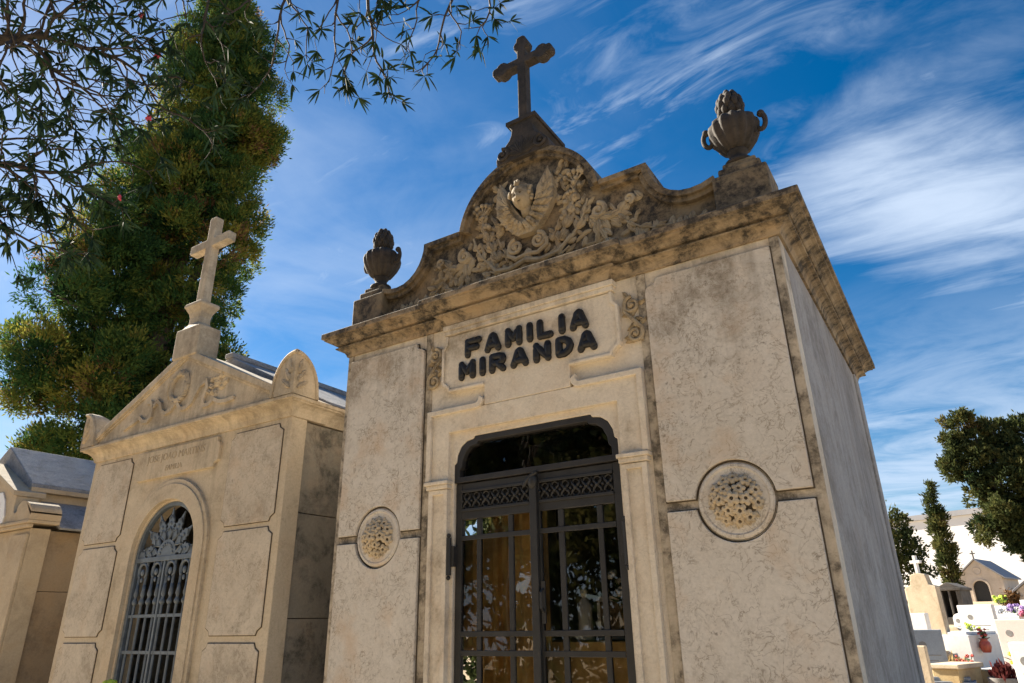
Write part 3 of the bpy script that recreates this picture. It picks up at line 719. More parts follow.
for sg in (1,-1):
    L = bpy.data.objects.new('door_leaf', None); COL.objects.link(L); L.parent = T; L.location = (0,-.05,0)
    xi, xo = (.012,.570) if sg > 0 else (.008,-.570)
    X0, X1 = min(xi,xo), max(xi,xo)
    b = MB(); st = .046; X0r, X1r = X0, X1
    if sg > 0: X0 -= .015
    else: X1 += .014
    bar(b, X0r, X0+st, .31, 2.375); bar(b, X1-st, X1r, .31, 2.375)
    bar(b, X0+st+.0005, X1-st-.0005, 2.322, 2.372); bar(b, X0+st+.0005, X1-st-.0005, 2.150, 2.205); bar(b, X0+st+.0005, X1-st-.0005, .31, .42); bar(b, X0+st+.0005, X1-st-.0005, .88, .95)
    b.box(X0+st, X1-st, .082, .092, .42, .88)
    bar(b, X0+st, X1-st, 2.196, 2.214, .060, .069); bar(b, X0+st, X1-st, 2.313, 2.332, .060, .069)
    b.build('leaf_frame', M['iron'], L, bevel=.003)
    b = MB()
    vx = (-.397,-.166) if sg < 0 else (.176,.424)
    for x in vx: b.box(x-.016,x+.016,.074,.096,.951,2.149)
    for z in (2.036,1.490,1.388): b.box(X0+st,X1-st,.068,.0735,z-.015,z+.015)
    b.build('glazing_bar', M['iron'], L, bevel=.003)
    rosette_frieze(X0+st, X1-st, 2.214, 2.315, .080, 7).build('frieze', M['iron'], L, smooth='all')
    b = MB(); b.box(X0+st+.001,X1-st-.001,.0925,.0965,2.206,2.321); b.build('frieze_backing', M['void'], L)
    xs_ = [X0+st] + list(vx) + [X1-st]; zs_ = [.952, 1.388, 1.490, 2.036, 2.149]
    b = MB(); rn = random.Random(70+sg)
    for i in range(3):
        for j in range(4):
            a0, a1, c0, c1_ = xs_[i]+.002, xs_[i+1]-.002, zs_[j]+.002, zs_[j+1]-.002
            t1, t2 = rn.uniform(-.0035,.0035), rn.uniform(-.0035,.0035)
            b.add([(a0,.086+t1,c0),(a1,.086-t1,c0),(a1,.086-t1+t2,c1_),(a0,.086+t1+t2,c1_)], [(0,1,2,3)])
    b.build('pane', M['glass'], L)
    b = MB()
    for z in (1.93, .75):
        b = MB(); b.tube([(sg*.592,.028,z-.11),(sg*.592,.028,z+.11)], .017, 10); b.ball((sg*.592,.028,z+.125), .014, 8, 5); b.ball((sg*.592,.028,z-.125), .014, 8, 5)
        b.box(min(sg*.555,sg*.600), max(sg*.555,sg*.600), .03, .069, z-.06, z+.06)
        b.build('hinge', M['iron'], L, smooth=True)
b = MB(); b.box(-.014,.034,.044,.068,.32,2.30); b.ball((.010,.05,2.325), (.034,.024,.046), 12, 8); b.tube([(-.05,.045,2.30),(-.02,.04,2.335),(.01,.04,2.36),(.045,.045,2.375)], .013, 7)
b.build('meeting_stile', M['iron'], T, bevel=.004).location.y = -.05
b = MB(); b.tube([(.055,.055,1.60),(.055,.03,1.62),(.055,.03,1.70),(.055,.055,1.72)], .008, 7); b.box(.042,.068,.056,.066,1.54,1.76); b.build('door_handle', M['iron'], T, smooth=True).location.y = -.05
# transom window
inner = [(x*.93 if x > .5 else x*.94, z-.038) for x, z in DOOR_TOP]
outer = [(.574,2.378)] + [(x-.001, z-.002) for x, z in DOOR_TOP]; inn = [(.535,2.415)] + inner
Po = outer + [(-x,z) for x,z in reversed(outer)]; Qo = inn + [(-x,z) for x,z in reversed(inn)]
tw = MB(); tw.strip(Po + [Po[0]], Qo + [Qo[0]], .045, .11); tf = tw.build('transom_window', M['ironframe'], T, bevel=.004); tf.location.y = -.042
b = MB(); b.add([(x,.085+.004*math.sin(5*x),z) for x,z in Qo], [tuple(range(len(Qo)))]); b.build('pane', M['glass'], tf)

# --- what hangs and stands inside
b = MB(); nx = 60
vs = [(-.62+.62*i/nx, .165+.040*math.sin(i*.95+.6*math.sin(i*.21))+.018*math.sin(i*2.3), z) for z in (.6,1.2,1.8,2.30) for i in range(nx+1)]
b.add(vs, [(j*(nx+1)+i, j*(nx+1)+i+1, (j+1)*(nx+1)+i+1, (j+1)*(nx+1)+i) for j in range(3) for i in range(nx)])
tag(b.build('curtain', M['curtain'], None, smooth='all'), 'amber folded curtain hanging behind the left leaf of the glass door', 'curtain')
S = empty('altar', (0,.50,.30), 'dark wooden altar shelf standing inside behind the right glass door leaf', 'altar')
b = MB(); b.box(-.95,.95,-.15,.35,1.08,1.13); b.box(-.9,.9,-.1,.3,0,1.08); b.build('altar_body', M['dark'], S, bevel=.01)
b = MB(); nx = 60; vs = [(-.96+1.92*i/nx, -.165+.012*math.sin(i*1.1), z) for z in (.1,.6,1.138) for i in range(nx+1)] + [(-.96+1.92*i/nx, .30, 1.139) for i in range(nx+1)]
b.add(vs, [(j*(nx+1)+i, j*(nx+1)+i+1, (j+1)*(nx+1)+i+1, (j+1)*(nx+1)+i) for j in range(3) for i in range(nx)]); b.build('altar_cloth', M['curtain'], S, smooth=True)
F_ = empty('figurine', (.10,.42,1.445), 'small white robed porcelain figurine standing on the altar shelf', 'figurine')
b = MB(); b.lathe([(.05,0),(.055,.01),(.045,.03),(.04,.10),(.045,.16),(.042,.20),(.02,.225),(.016,.235)], (0,0,0), 16); b.ball((0,0,.26), (.024,.026,.032), 10, 8)
b.build('robe', M['figure'], F_, smooth='all')
PF = empty('picture_frame', (.24,.48,1.445), 'white framed picture leaning on the altar shelf beside the figurine', 'picture frame')
b = MB(); b.box(-.09,.09,0,.02,0,.24); b.build('frame', M['figure'], PF, bevel=.004)
b = MB(); b.box(-.065,.065,-.006,-.001,.03,.21); b.build('picture', M['inner'], PF)
def vase_flowers(name, loc, label, cat, potmat, flmat, h=.22, r=.06, n=14, seed=1, group=None, spread=.11):
    E = empty(name, loc, label, cat, group)
    b = MB(); b.lathe([(r*.6,0),(r*.7,.01),(r,h*.4),(r*.9,h*.7),(r*.55,h*.9),(r*.75,h),(r*.6,h),(r*.4,h*.9)], (0,0,0), 16); b.build('vase', potmat, E, smooth='all')
    rn = random.Random(seed); f = MB(); l_ = MB()
    for k in range(n):
        a = rn.uniform(0,2*PI); q = spread*math.sqrt(rn.random()); z = h+rn.uniform(.04,.16)
        c = (q*math.cos(a), q*math.sin(a), z); flower(f, c, rn.uniform(.022,.036), (c[0]*4,c[1]*4-.3,.6), 6)
        l_.tube([(0,0,h*.9), c], .004, 4)
        for kk in range(2):
            aa = rn.uniform(0,2*PI); l_.add([(c[0]*.6,c[1]*.6,z-.08),(c[0]*.6+.03*math.cos(aa),c[1]*.6+.03*math.sin(aa),z-.05),(c[0]*.6+.09*math.cos(aa),c[1]*.6+.09*math.sin(aa),z-.04),(c[0]*.6+.04*math.cos(aa+.6),c[1]*.6+.04*math.sin(aa+.6),z-.075)], [(0,1,2,3)])
    f.build('blossoms', flmat, E, smooth='all'); l_.build('stems', M['stem'], E)
    return E
M['stem'] = plain('flower stems', (.06,.12,.03), .6)
vase_flowers('flower_vase', (.38,.44,1.445), 'brass vase of white flowers on the altar shelf behind the right door leaf', 'vase', M['brass'], M['fl_white'], seed=5)
vase_flowers('flower_vase', (.52,.42,1.445), 'brass vase of yellow flowers at the right end of the altar shelf', 'vase', M['brass'], M['fl_yellow'], seed=6, h=.16)

#@@PART2
# ------------------------------------------------------------------ LEFT MAUSOLEUM
T2 = empty('gabled_tomb', (-3.665,0,0), 'tan gabled stone tomb with a plain cross and a round arched iron gate', 'mausoleum')
def circ(cx, cz, r, a0, a1, n): return arc(cx, cz, r, a0, a1, n)
archo = [(.44,.25)] + circ(0,2.142,.44,0,PI,36) + [(-.44,.25)]
b = MB(); b.prism([(1.455,0),(1.455,3.11),(-1.455,3.11),(-1.455,0),(-.44,0)] + list(reversed(archo)) + [(.44,0)], 0, .16); b.build('wall', M['left'], T2, bevel=.006)
b = MB()
for i, (z0, z1) in enumerate(((0,.80),(.806,1.60),(1.606,2.37),(2.376,3.10))): b.box(1.20,1.425,.162,2.9,z0,z1)
b.build('side_wall', M['leftside'], T2, bevel=.004)
b = MB(); b.box(-1.425,-1.2,.162,2.9,0,3.1); b.build('side_wall', M['leftside'], T2)
b = MB(); b.box(-1.455,1.455,2.901,3.05,0,3.11); b.build('back_wall', M['leftside'], T2)
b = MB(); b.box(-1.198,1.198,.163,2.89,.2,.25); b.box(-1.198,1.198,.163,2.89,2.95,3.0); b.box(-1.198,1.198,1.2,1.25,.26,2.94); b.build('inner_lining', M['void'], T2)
b = MB(); b.box(-1.5,1.5,-.06,-.002,0,.30); b.build('plinth', M['left'], T2, bevel=.01)
def notched(x0, x1, z0, z1, r):
    return [(x0+r,z0),(x1-r,z0),(x1-r*.75,z0+r*.55),(x1,z0+r),(x1,z1-r),(x1-r*.75,z1-r*.55),(x1-r,z1),(x0+r,z1),(x0+r*.75,z1-r*.55),(x0,z1-r),(x0,z0+r),(x0+r*.75,z0+r*.55)]
for sg in (1,-1):
    for z0, z1 in ((2.30,3.062),(1.495,2.255),(.70,1.44)):
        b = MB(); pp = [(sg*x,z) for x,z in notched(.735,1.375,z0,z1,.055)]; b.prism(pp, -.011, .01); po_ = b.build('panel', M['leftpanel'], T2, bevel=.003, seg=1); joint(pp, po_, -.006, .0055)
ro = [(.61,.30)] + circ(0,2.16,.61,0,PI,40) + [(-.61,.30)]; ri = [(.455,.30)] + circ(0,2.142,.455,0,PI,40) + [(-.455,.30)]
b = MB(); b.strip(ro, ri, -.026, .01)
ro2 = [(.575,.30)] + circ(0,2.155,.575,0,PI,40) + [(-.575,.30)]; b.strip(ro2, ri, -.038, -.02); b.build('architrave', M['left'], T2, bevel=.004)
b = MB(); b.prism([(-.60,2.812),(.54,2.812),(.55,2.845),(.575,2.858),(.60,2.87),(.602,2.99),(.59,3.02),(.565,3.03),(.56,3.075),(-.62,3.075),(-.625,3.03),(-.65,3.02),(-.662,2.99),(-.66,2.87),(-.635,2.858),(-.61,2.845)], -.028, .012); pq = b.build('name_plaque', M['left'], T2, bevel=.004)
M['carvedtext'] = plain('worn lettering', (.46,.37,.25), .9)
text_mesh('JOSE JOAO MARTINS', .092, .0025, M['carvedtext'], pq, 'lettering', (-.03,-.0285,2.965))
text_mesh('FAMILIA', .07, .0025, M['carvedtext'], pq, 'lettering', (-.03,-.0285,2.865))
# cornice block, gable
foot2 = [(-1.457,-.002),(1.457,-.002),(1.457,.34),(1.43,.34),(1.43,3.06),(-1.43,3.06),(-1.43,.34),(-1.457,.34)]
b = MB(); cornice(b, foot2, [(0,3.108),(.010,3.108),(.014,3.125),(.022,3.150),(.040,3.178),(.068,3.200),(.098,3.208),(.098,3.216),(.118,3.220),(.118,3.246),(.05,3.25)]); b.build('cornice', M['left'], T2, bevel=.003)
b = MB(); b.prism([(-1.50,3.252),(1.50,3.252),(1.50,3.262),(0,3.955),(-1.50,3.262)], -.085, .30)
b.build('gable', M['left'], T2)
b = MB(); up_ = [(1.56,3.253),(0,3.985),(-1.56,3.253)]; dn_ = [(1.43,3.253),(0,3.915),(-1.43,3.253)]
b.strip(up_, dn_, -.118, .32); b.strip([(1.43,3.253),(0,3.916),(-1.43,3.253)], [(1.38,3.253),(0,3.89),(-1.38,3.253)], -.10, -.07)
b.build('raking_cornice', M['left'], T2, bevel=.004)
# garland and wreath on the gable
b = MB()
wr = [(-.05+.125*math.cos(2*PI*k/20), -.088, 3.62+.135*math.sin(2*PI*k/20)) for k in range(21)]
b.tube(wr, .026, 8, 1, False)
rn = random.Random(8)
for k in range(36):
    a = 2*PI*k/36; b.leaf((-.05+.125*math.cos(a)+rn.uniform(-.01,.01), 3.62+.135*math.sin(a)), a+PI/2+rn.choice((-.6,.6)), .055, .028, -.10, .02, 0, 0, 5)
b.build('wreath', M['carving2'] if 'carving2' in M else M['left'], T2, smooth='all')
b = MB()
rib = [[(-.86,3.34),(-.78,3.37),(-.69,3.39),(-.62,3.42),(-.55,3.37),(-.48,3.36),(-.43,3.40),(-.43,3.50),(-.47,3.55),(-.53,3.55)],[(-.42,3.49),(-.36,3.54),(-.30,3.50),(-.27,3.43),(-.20,3.39),(-.12,3.41),(-.05,3.48)],
       [(-.03,3.46),(.04,3.39),(.12,3.39),(.19,3.43),(.23,3.50),(.28,3.57),(.37,3.60),(.40,3.53),(.36,3.43),(.38,3.36),(.45,3.36),(.51,3.40),(.60,3.36),(.70,3.35),(.80,3.36)]]
for Lr in rib:
    Q = []
    for i in range(len(Lr)-1):
        for t in (0,.33,.66): Q.append((Lr[i][0]+(Lr[i+1][0]-Lr[i][0])*t, Lr[i][1]+(Lr[i+1][1]-Lr[i][1])*t))
    Q.append(Lr[-1]); b.strip(inset(Q,-.017), inset(Q,.017), -.106, -.083)
for k in range(16):
    b.leaf((.48+rn.uniform(-.10,.14), 3.50+rn.uniform(-.06,.10)), rn.uniform(0,2*PI), .085, .045, -.085, .028, 2, rn.uniform(-.8,.8), 6)
b.build('ribbon_garland', M['left'], T2)
# acroteria: quarter domes meeting in a sharp corner edge
def acroterion(sg):
    mb = MB(); n = 14; Lh, H = .27, .37; x0, y0, z0 = sg*1.579, -.124, 3.249
    hh = lambda q: H*math.sqrt(max(0, 1-(q/Lh)**2.2))
    vs = []; fs = []
    for i in range(n+1):
        for j in range(n+1):
            u, v = Lh*i/n, Lh*j/n
            vs.append((x0-sg*u, y0+v, z0+max(.001, min(hh(u), hh(v)))))
    for i in range(n):
        for j in range(n): fs.append((i*(n+1)+j, i*(n+1)+j+1, (i+1)*(n+1)+j+1, (i+1)*(n+1)+j))
    mb.add(vs, fs)
    fr = [(x0, z0)] + [(x0-sg*Lh*i/n, z0+hh(Lh*i/n)) for i in range(n+1)]
    mb.add([(x, y0, z) for x, z in fr], [tuple(range(len(fr)))]); mb.add([(x0, y0+abs(x-x0), z) for x, z in fr], [tuple(range(len(fr)))])
    # rim and palmette
    rim = [(x0-sg*Lh*.93*i/n, y0-.004, z0+hh(Lh*i/n)*.94) for i in range(n+1)]; mb.tube(rim, .014, 6)
    rim = [(x0+sg*.004, y0+Lh*.93*i/n, z0+hh(Lh*i/n)*.94) for i in range(n+1)]; mb.tube(rim, .014, 6)
    for k in range(3):
        mb.leaf((x0-sg*.04, z0+.05+.06*k), PI/2+sg*(.9-.35*k), .13, .05, y0, .022, 2, 0, 6)
        q = MB(); q.leaf((.04, z0+.05+.06*k), PI/2-(.9-.35*k), .13, .05, 0, .022, 2, 0, 6)
        mb.add([(x0-sg*yy, y0+xx, zz) for xx, yy, zz in q.v], q.f)
    return mb
for sg in (1,-1): acroterion(sg).build('acroterion', M['left'], T2, bevel=0)
b = MB(); rf = 3.06
b.prism([(-1.56,3.26),(-1.50,3.30),(0,4.055),(1.50,3.30),(1.56,3.26),(1.40,3.255),(-1.40,3.255)], .345, rf); b.box(-.06,.06,.33,rf,4.03,4.085)
b.build('roof', M['roof'], T2, bevel=.01)
b = MB(); b.box(-.20,.17,-.13,.10,3.90,4.205); b.build('cross_pedestal', M['left'], T2, bevel=.012)
b = MB()
def sq(mb, c, pr_):   # square lathe
    vs = [(c[0]+sx*h, c[1]+sy*h*.8, z) for h, z in pr_ for sx, sy in ((-1,-1),(1,-1),(1,1),(-1,1))]
    n = len(pr_); mb.add(vs, [(3,2,1,0)] + [(j*4+i, j*4+(i+1) % 4, (j+1)*4+(i+1) % 4, (j+1)*4+i) for j in range(n-1) for i in range(4)] + [((n-1)*4,(n-1)*4+1,(n-1)*4+2,(n-1)*4+3)])
sq(b, (-.03,-.015,0), [(.13,4.206),(.115,4.22),(.08,4.27),(.078,4.33),(.09,4.38),(.12,4.43),(.132,4.445),(.132,4.475),(.115,4.485)])
t = .056; b.prism([(-.03-t,4.487),(-.03+t,4.487),(-.03+t*.9,5.12),(.275,5.12),(.275,5.22),(-.03+t*.9,5.22),(-.03+t*.9,5.47),(-.03-t*.9,5.47),(-.03-t*.9,5.22),(-.345,5.22),(-.345,5.12),(-.03-t*.9,5.12)], -.06, .03)
b.build('cross', M['left'], T2, bevel=.012)
# gate
G = bpy.data.objects.new('iron_gate', None); COL.objects.link(G); G.parent = T2; G.location = (0,-.045,0)
gi = [(.405,.30)] + circ(0,2.142,.405,0,PI,36) + [(-.405,.30)]
go_ = [(.439,.30)] + circ(0,2.142,.439,0,PI,36) + [(-.439,.30)]
b = MB(); b.strip(go_, gi, .06, .10); b.box(-.404,.404,.058,.085,2.085,2.125); b.build('gate_frame', M['irongrey'], G, bevel=.003)
b = MB()
for k in range(7):
    a = R(8+27.3*k); L0, L1 = .13, .37
    ca, sa = math.cos(a), math.sin(a)
    hp = [(.13,.010),(.165,.014),(.185,.034),(.20,.020),(.222,.050),(.235,.036),(.258,.056),(.272,.036),(.30,.036),(.325,.018),(.395,0)]
    pl = [(u,-v) for u,v in hp] + [(u,v) for u,v in reversed(hp[:-1])]
    b.prism([(u*ca-v*sa, 2.135+u*sa+v*ca) for u, v in pl], .068, .080)
    for q in (.20,.30): b.tube([(q*ca-.03*sa,.066,2.135+q*sa+.03*ca),((q+.03)*ca,.062,2.135+(q+.03)*sa),(q*ca+.03*sa,.066,2.135+q*sa-.03*ca)], .006, 5)
    b.ball((.262*ca, .066, 2.135+.262*sa), (.016,.008,.016), 8, 5)
    a2 = a + R(13.6)
    if k < 6: b.tube([(.13*math.cos(a), .074, 2.135+.13*math.sin(a)),(.22*math.cos(a2),.074,2.135+.22*math.sin(a2)),(.13*math.cos(a2+.24),.074,2.135+.13*math.sin(a2+.24))], .011, 6)
b.prism([(0,2.126)] + circ(0,2.126,.135,0,PI,16), .066, .082)
for k in range(9): a = R(10+20*k); b.ball((.09*math.cos(a),.064,2.135+.09*math.sin(a)), (.014,.008,.014), 7, 4)
for sg in (1,-1): b.prism([(sg*.30,2.126),(sg*.40,2.126),(sg*.40,2.16),(sg*.36,2.20),(sg*.33,2.16)], .068, .080)
b.build('fanlight', M['irongrey'], G, bevel=.002)
b = MB(); nb = 8; xs8 = [-.352+.1006*i for i in range(nb)]
for x in xs8: b.tube([(x,.075,.30),(x,.075,2.084)], .0115, 8)
b.build('bar', M['irongrey'], G, smooth=True)
b = MB()
for i, x in enumerate(xs8):
    b.lathe([(.012,1.735),(.022,1.75),(.024,1.765),(.014,1.785),(.012,1.80),(.021,1.82),(.015,1.86),(.012,1.90)], (x,.075,0), 10)
for i in range(0, nb, 2):
    c = (xs8[i]+xs8[i+1])/2; r = .062
    b.tube([(c+r*math.cos(R(-50)+R(280)*k/18), .072, 2.01+r*1.05*math.sin(R(-50)+R(280)*k/18)) for k in range(19)], .013, 6)
    b.ball((c,.07,2.0), (.024,.012,.03), 8, 5); b.ball((c,.07,1.94), (.016,.01,.022), 8, 5)
    b.tube([(c+.05,.072,1.965),(c+.046,.072,1.86),(c+.05,.072,1.80)], .009, 5); b.tube([(c-.05,.072,1.965),(c-.046,.072,1.86),(c-.05,.072,1.80)], .009, 5)
b.build('scrollwork', M['irongrey'], G, smooth='all')
for z in (1.65,1.372,.9,.40):
    b = MB(); b.box(-.404,.404,.0665,.0835,z-.012,z+.012); b.build('rail', M['irongrey'], G)
b = MB(); b.box(-.006,.016,.062,.09,.30,2.084); b.build('meeting_stile', M['irongrey'], G)
# flower in front of the gate
E = empty('yellow_flower', (-3.815,-.16,0), 'single yellow green flower on a tall stem in front of the arched iron gate', 'flower')
b = MB(); b.lathe([(.09,.0),(.10,.02),(.085,.06),(.10,.30),(.13,.40),(.12,.42),(.09,.40)], (0,0,0), 18); b.build('vase', M['potgrey'], E, smooth=True)
b = MB(); b.tube([(0,0,.38),(.01,.0,.75),(0,-.01,1.135)], .006, 6); b.build('stem', M['stem'], E)
b = MB()
for k in range(9): a = 2*PI*k/9; b.ball((.030*math.cos(a),-.01+.030*math.sin(a),1.150+.012*math.sin(a*2)), (.026,.026,.022), 8, 6)
b.ball((0,-.01,1.165), (.030,.030,.024), 8, 6); b.build('petals', M['fl_lime'], E, smooth='all')

# ------------------------------------------------------------------ FAR LEFT TOMB
T3 = empty('low_roofed_tomb', (-7.45,0,0), 'low tan tomb with stepped grey roof at the left edge, beyond the gabled tomb', 'mausoleum')
b = MB(); b.box(-1.29,1.29,0,.20,0,2.56); b.build('wall', M['pale'], T3, bevel=.01)
b = MB(); b.box(1.0,1.24,.201,3.0,0,1.93); b.box(1.0,1.24,.201,3.0,1.935,2.55); b.build('side_wall', M['farside'], T3, bevel=.004)
b = MB(); b.box(-1.24,-1.0,.201,3.0,0,2.55); b.box(-.998,.998,2.8,3.0,0,2.55); b.build('side_wall', M['farside'], T3)
b = MB(); b.box(-1.33,1.33,-.06,-.002,2.56,2.60); b.box(-1.33,1.36,-.08,.24,2.601,2.635)
b.build('cornice', M['pale'], T3, bevel=.006)
gp = [(1.02,2.636),(1.02,2.80),(.985,2.755),(.94,2.735),(.90,2.76),(.885,2.82),(.885,2.93),(.72,3.02),(.30,3.20),(0,3.32)]
b = MB(); b.prism([(-x,z) for x,z in gp] + [(x,z) for x,z in reversed(gp[:-1])], -.05, .18); b.build('gable', M['pale'], T3, bevel=.006)
b = MB()
for sg in (1,-1): b.strip([(sg*.90,2.93),(0,3.36)] if sg > 0 else [(0,3.36),(-.90,2.93)], [(sg*.90,2.985),(0,3.42)] if sg > 0 else [(0,3.42),(-.90,2.985)], -.09, .24)
b.build('raking_cornice', M['pale'], T3, bevel=.004)
for sg in (1,-1):
    b = MB(); b.prism([(sg*1.36,2.637),(sg*1.36,2.72)] + [(sg*(1.10+.26*math.cos(R(90*k/8))), 2.70+.15*math.sin(R(90*k/8))) for k in range(9)] + [(sg*1.03,2.80),(sg*1.03,2.637)], -.07, .24)
    b.build('acroterion', M['pale'], T3, bevel=.006)
b = MB(); b.prism([(-.72,2.645),(.72,2.645),(.74,2.72),(.66,2.90),(.56,3.0),(-.56,3.0),(-.66,2.90),(-.74,2.72)], -.065, -.045); tb = b.build('marble_tablet', M['marble'], T3, bevel=.004)
M['grey_letter'] = plain('grey carved letters', (.12,.12,.12), .6)
text_mesh('FAMILIA', .17, .003, M['grey_letter'], tb, 'lettering', (.30,-.067,2.77))
b = MB(); up3 = [(.82,3.10),(0,3.64),(-.82,3.10)]; b.prism(up3 + [(-.82,3.05),(.82,3.05)], .10, 3.1); b.build('roof', M['roof'], T3, bevel=.012)
b = MB(); b.box(-.86,.86,.09,3.12,3.005,3.055); b.box(-.78,.78,.20,3.0,2.80,3.004); b.build('clerestory', M['pale'], T3, bevel=.006)
for sg in (1,-1):
    b = MB(); b.prism([(sg*.785,2.92),(sg*.785,2.80),(sg*1.36,2.555),(sg*1.38,2.575)], .245, 3.05)
    b.build('lower_roof', M['roof'], T3, bevel=.006)
for x0 in (.95,-1.285):
    b = MB(); b.box(x0,x0+.335,-.03,-.001,.2,2.5); b.build('corner_pilaster', M['pale'], T3, bevel=.006)
b = MB(); b.box(-.45,.45,-.02,-.001,.2,2.0); b.build('door', M['iron'], T3, bevel=.004)

# ------------------------------------------------------------------ TREES
def tufts(C, N, rad, n, L, W, tc, up=.5, spread=.9):
    m = len(C); P = np.repeat(C, n, 0) + rng.normal(size=(m*n,3))*np.repeat(rad, n)[:,None]*.5
    D = np.repeat(N, n, 0) + rng.normal(size=(m*n,3))*spread*.6 + np.array([0,0,up]); D /= np.linalg.norm(D,axis=1,keepdims=True)+1e-9
    S = np.cross(D, rng.normal(size=(m*n,3))); S /= np.linalg.norm(S,axis=1,keepdims=True)+1e-9
    l = L*rng.uniform(.6,1.3,(m*n,1)); w = W*rng.uniform(.7,1.3,(m*n,1))
    V = np.stack([P, P+D*l*.45+S*w*.5, P+D*l, P+D*l*.45-S*w*.5], 1).reshape(-1,3)
    F = np.arange(m*n*4).reshape(-1,4)
    t = np.clip(np.repeat(np.repeat(tc, n)+rng.normal(size=m*n)*.06, 4), 0, 1)
    return V, F, t
def lobe_points(lobes, per, shell=.55):
    C = []; N = []; T_ = []
    for (x, y, z, r) in lobes:
        k = max(6, int(per*r*r)); d = rng.normal(size=(k,3)); d /= np.linalg.norm(d,axis=1,keepdims=True)
        q = r*(shell + (1-shell)*rng.random((k,1))**.6)*rng.uniform(.85,1.12,(k,1))
        C.append(np.array([x,y,z]) + d*q); N.append(d); T_.append(np.full(k, rng.normal()*.19) + rng.normal(size=k)*.12)
    return np.concatenate(C), np.concatenate(N), np.concatenate(T_)
def make_tree(name, label, cat, base, lobes, mat, per, leaf_n, L, W, crad, height, tr, group=None, tmean=.42, up=.5, limbs=14):
    E = empty(name, base, label, cat, group); b0 = Vector(base)
    C, N, tt = lobe_points([(x-base[0], y-base[1], z-base[2], r) for x,y,z,r in lobes], per)
    V, F, t = tufts(C, N, np.full(len(C), crad), leaf_n, L, W, np.clip(tmean+tt,0,1), up)
    fastmesh('crown', V, F, mat, E, t)
    mb = MB(); top = Vector(max(lobes, key=lambda q: q[2])[:3]) - b0
    mid = Vector((top.x*.35, top.y*.35, height*.5))
    mb.tube([(0,0,-.3),(0,0,.15),(mid.x*.3,mid.y*.3,height*.25),tuple(mid),(top.x*.8,top.y*.8,height*.8),tuple(top)], [tr*1.5,tr*1.1,tr*.9,tr*.65,tr*.3,tr*.05], 9)
    rn = random.Random(len(lobes))
    for (x,y,z,r) in rn.sample(lobes, min(limbs, len(lobes))):
        e = Vector((x,y,z)) - b0; h = max(.3, min(height*.8, e.z-.25*height*rn.random()-.8)); f = h/height
        s = Vector((top.x*f*.6, top.y*f*.6, h)); m_ = (s+e)/2 + Vector((0,0,.12*(e-s).length))
        mb.tube([s, m_, e], [tr*.32, tr*.2, tr*.05], 6)
    mb.build('trunk', M['bark'], E, smooth='all')
    return E
# the tall cypress behind the gabled tomb
prof_z = [3.0,5,6,7.5,9.4,10,11.5,13,15.2,16.5,19,21,22,22.9]
pl_ = [-2.9,-3.7,-4.3,-5.0,-5.4,-5.1,-4.6,-4.15,-3.6,-3.4,-3.05,-2.7,-2.2,-1.5]
pr_ = [1.4,1.3,1.2,.9,.6,.4,.45,1.0,.75,1.0,.8,.25,-.5,-1.2]
pv = np.array([.54123,.84087]); nv = np.array([-.84087,.54123]); B0 = np.array([-15.,7.5])
lob = []
for k in range(330):
    z = 3.2 + 19.2*rng.random()**1.15
    l_, r_ = np.interp(z, prof_z, pl_), np.interp(z, prof_z, pr_); c, hw_ = (l_+r_)/2, (r_-l_)/2
    rl = min(hw_*.45, rng.uniform(.35,.75)); a = rng.uniform(0, 2*PI); q = (1.0 if rng.random() < .75 else rng.random())*max(.05, hw_-rl*.85)
    s_, d_ = c+q*math.cos(a), q*math.sin(a)*.85
    xy = B0 + pv*s_ + nv*d_; lob.append((xy[0], xy[1], z, rl))
for k in range(46):
    z = 3.0 + 17.5*(k+.5)/46; l_, r_ = np.interp(z, prof_z, pl_), np.interp(z, prof_z, pr_); c, hw_ = (l_+r_)/2, (r_-l_)/2
    xy = B0 + pv*(c+rng.uniform(-.45,.45)*hw_) + nv*rng.uniform(-.5,.5)*hw_; lob.append((xy[0], xy[1], z, min(.95, hw_*.55)))
for z, s_ in ((22.9,-1.55),(22.3,-1.4),(21.6,-1.5)): xy = B0+pv*s_; lob.append((xy[0],xy[1],z,.45))
bx = B0 + pv*(-1.6)
make_tree('cypress_tree', 'tall dark green cypress tree with brown cones towering behind the gabled tomb', 'tree', (float(bx[0]),float(bx[1]),gz(6)-.05), [tuple(map(float,q)) for q in lob], M['cypress'], 85, 44, .135, .042, .20, 21.5, .40, tmean=.45, up=.7, limbs=30)
# right background trees
bt = [(3.1,32,9.3,.7),(3.7,32.4,8.8,.9),(2.75,31.8,8.6,.45),(2.35,31.8,7.35,.55),(3.2,32,7.4,.95),(4.5,32.5,8.2,.95),(5.3,33,8.7,1.1),(3.0,31.8,6.2,.7),(4,31.6,6.5,1.3),(5.5,32,6.9,1.3),(3.15,31.6,5.0,.55),(3.8,31.4,4.9,1.2),(5.2,31.6,4.9,1.4),(4.8,31.5,3.7,.9),(5.4,31.8,3.3,.9),(6.3,32,3.7,1.2),(4.1,31.7,4.2,.8),(3.5,31.7,7.9,.7),(4.2,32,5.6,.9),(6.8,33,7.8,1.5),(6.8,32.5,5.5,1.5),(4.3,32,7.5,1.0),(3.0,31.7,8.0,.6)]
bt2 = []
for (x,y,z,r) in bt:
    bt2.append((x,y,z,r*.62))
    for k in range(6):
        a = rng.uniform(0,2*PI); e = rng.uniform(-.5,.9); bt2.append((x+r*.8*math.cos(a)*math.cos(e), y+r*.6*math.sin(a)*math.cos(e), z+r*.75*math.sin(e), r*rng.uniform(.22,.42)))
bt = [tuple(map(float,q)) for q in bt2]
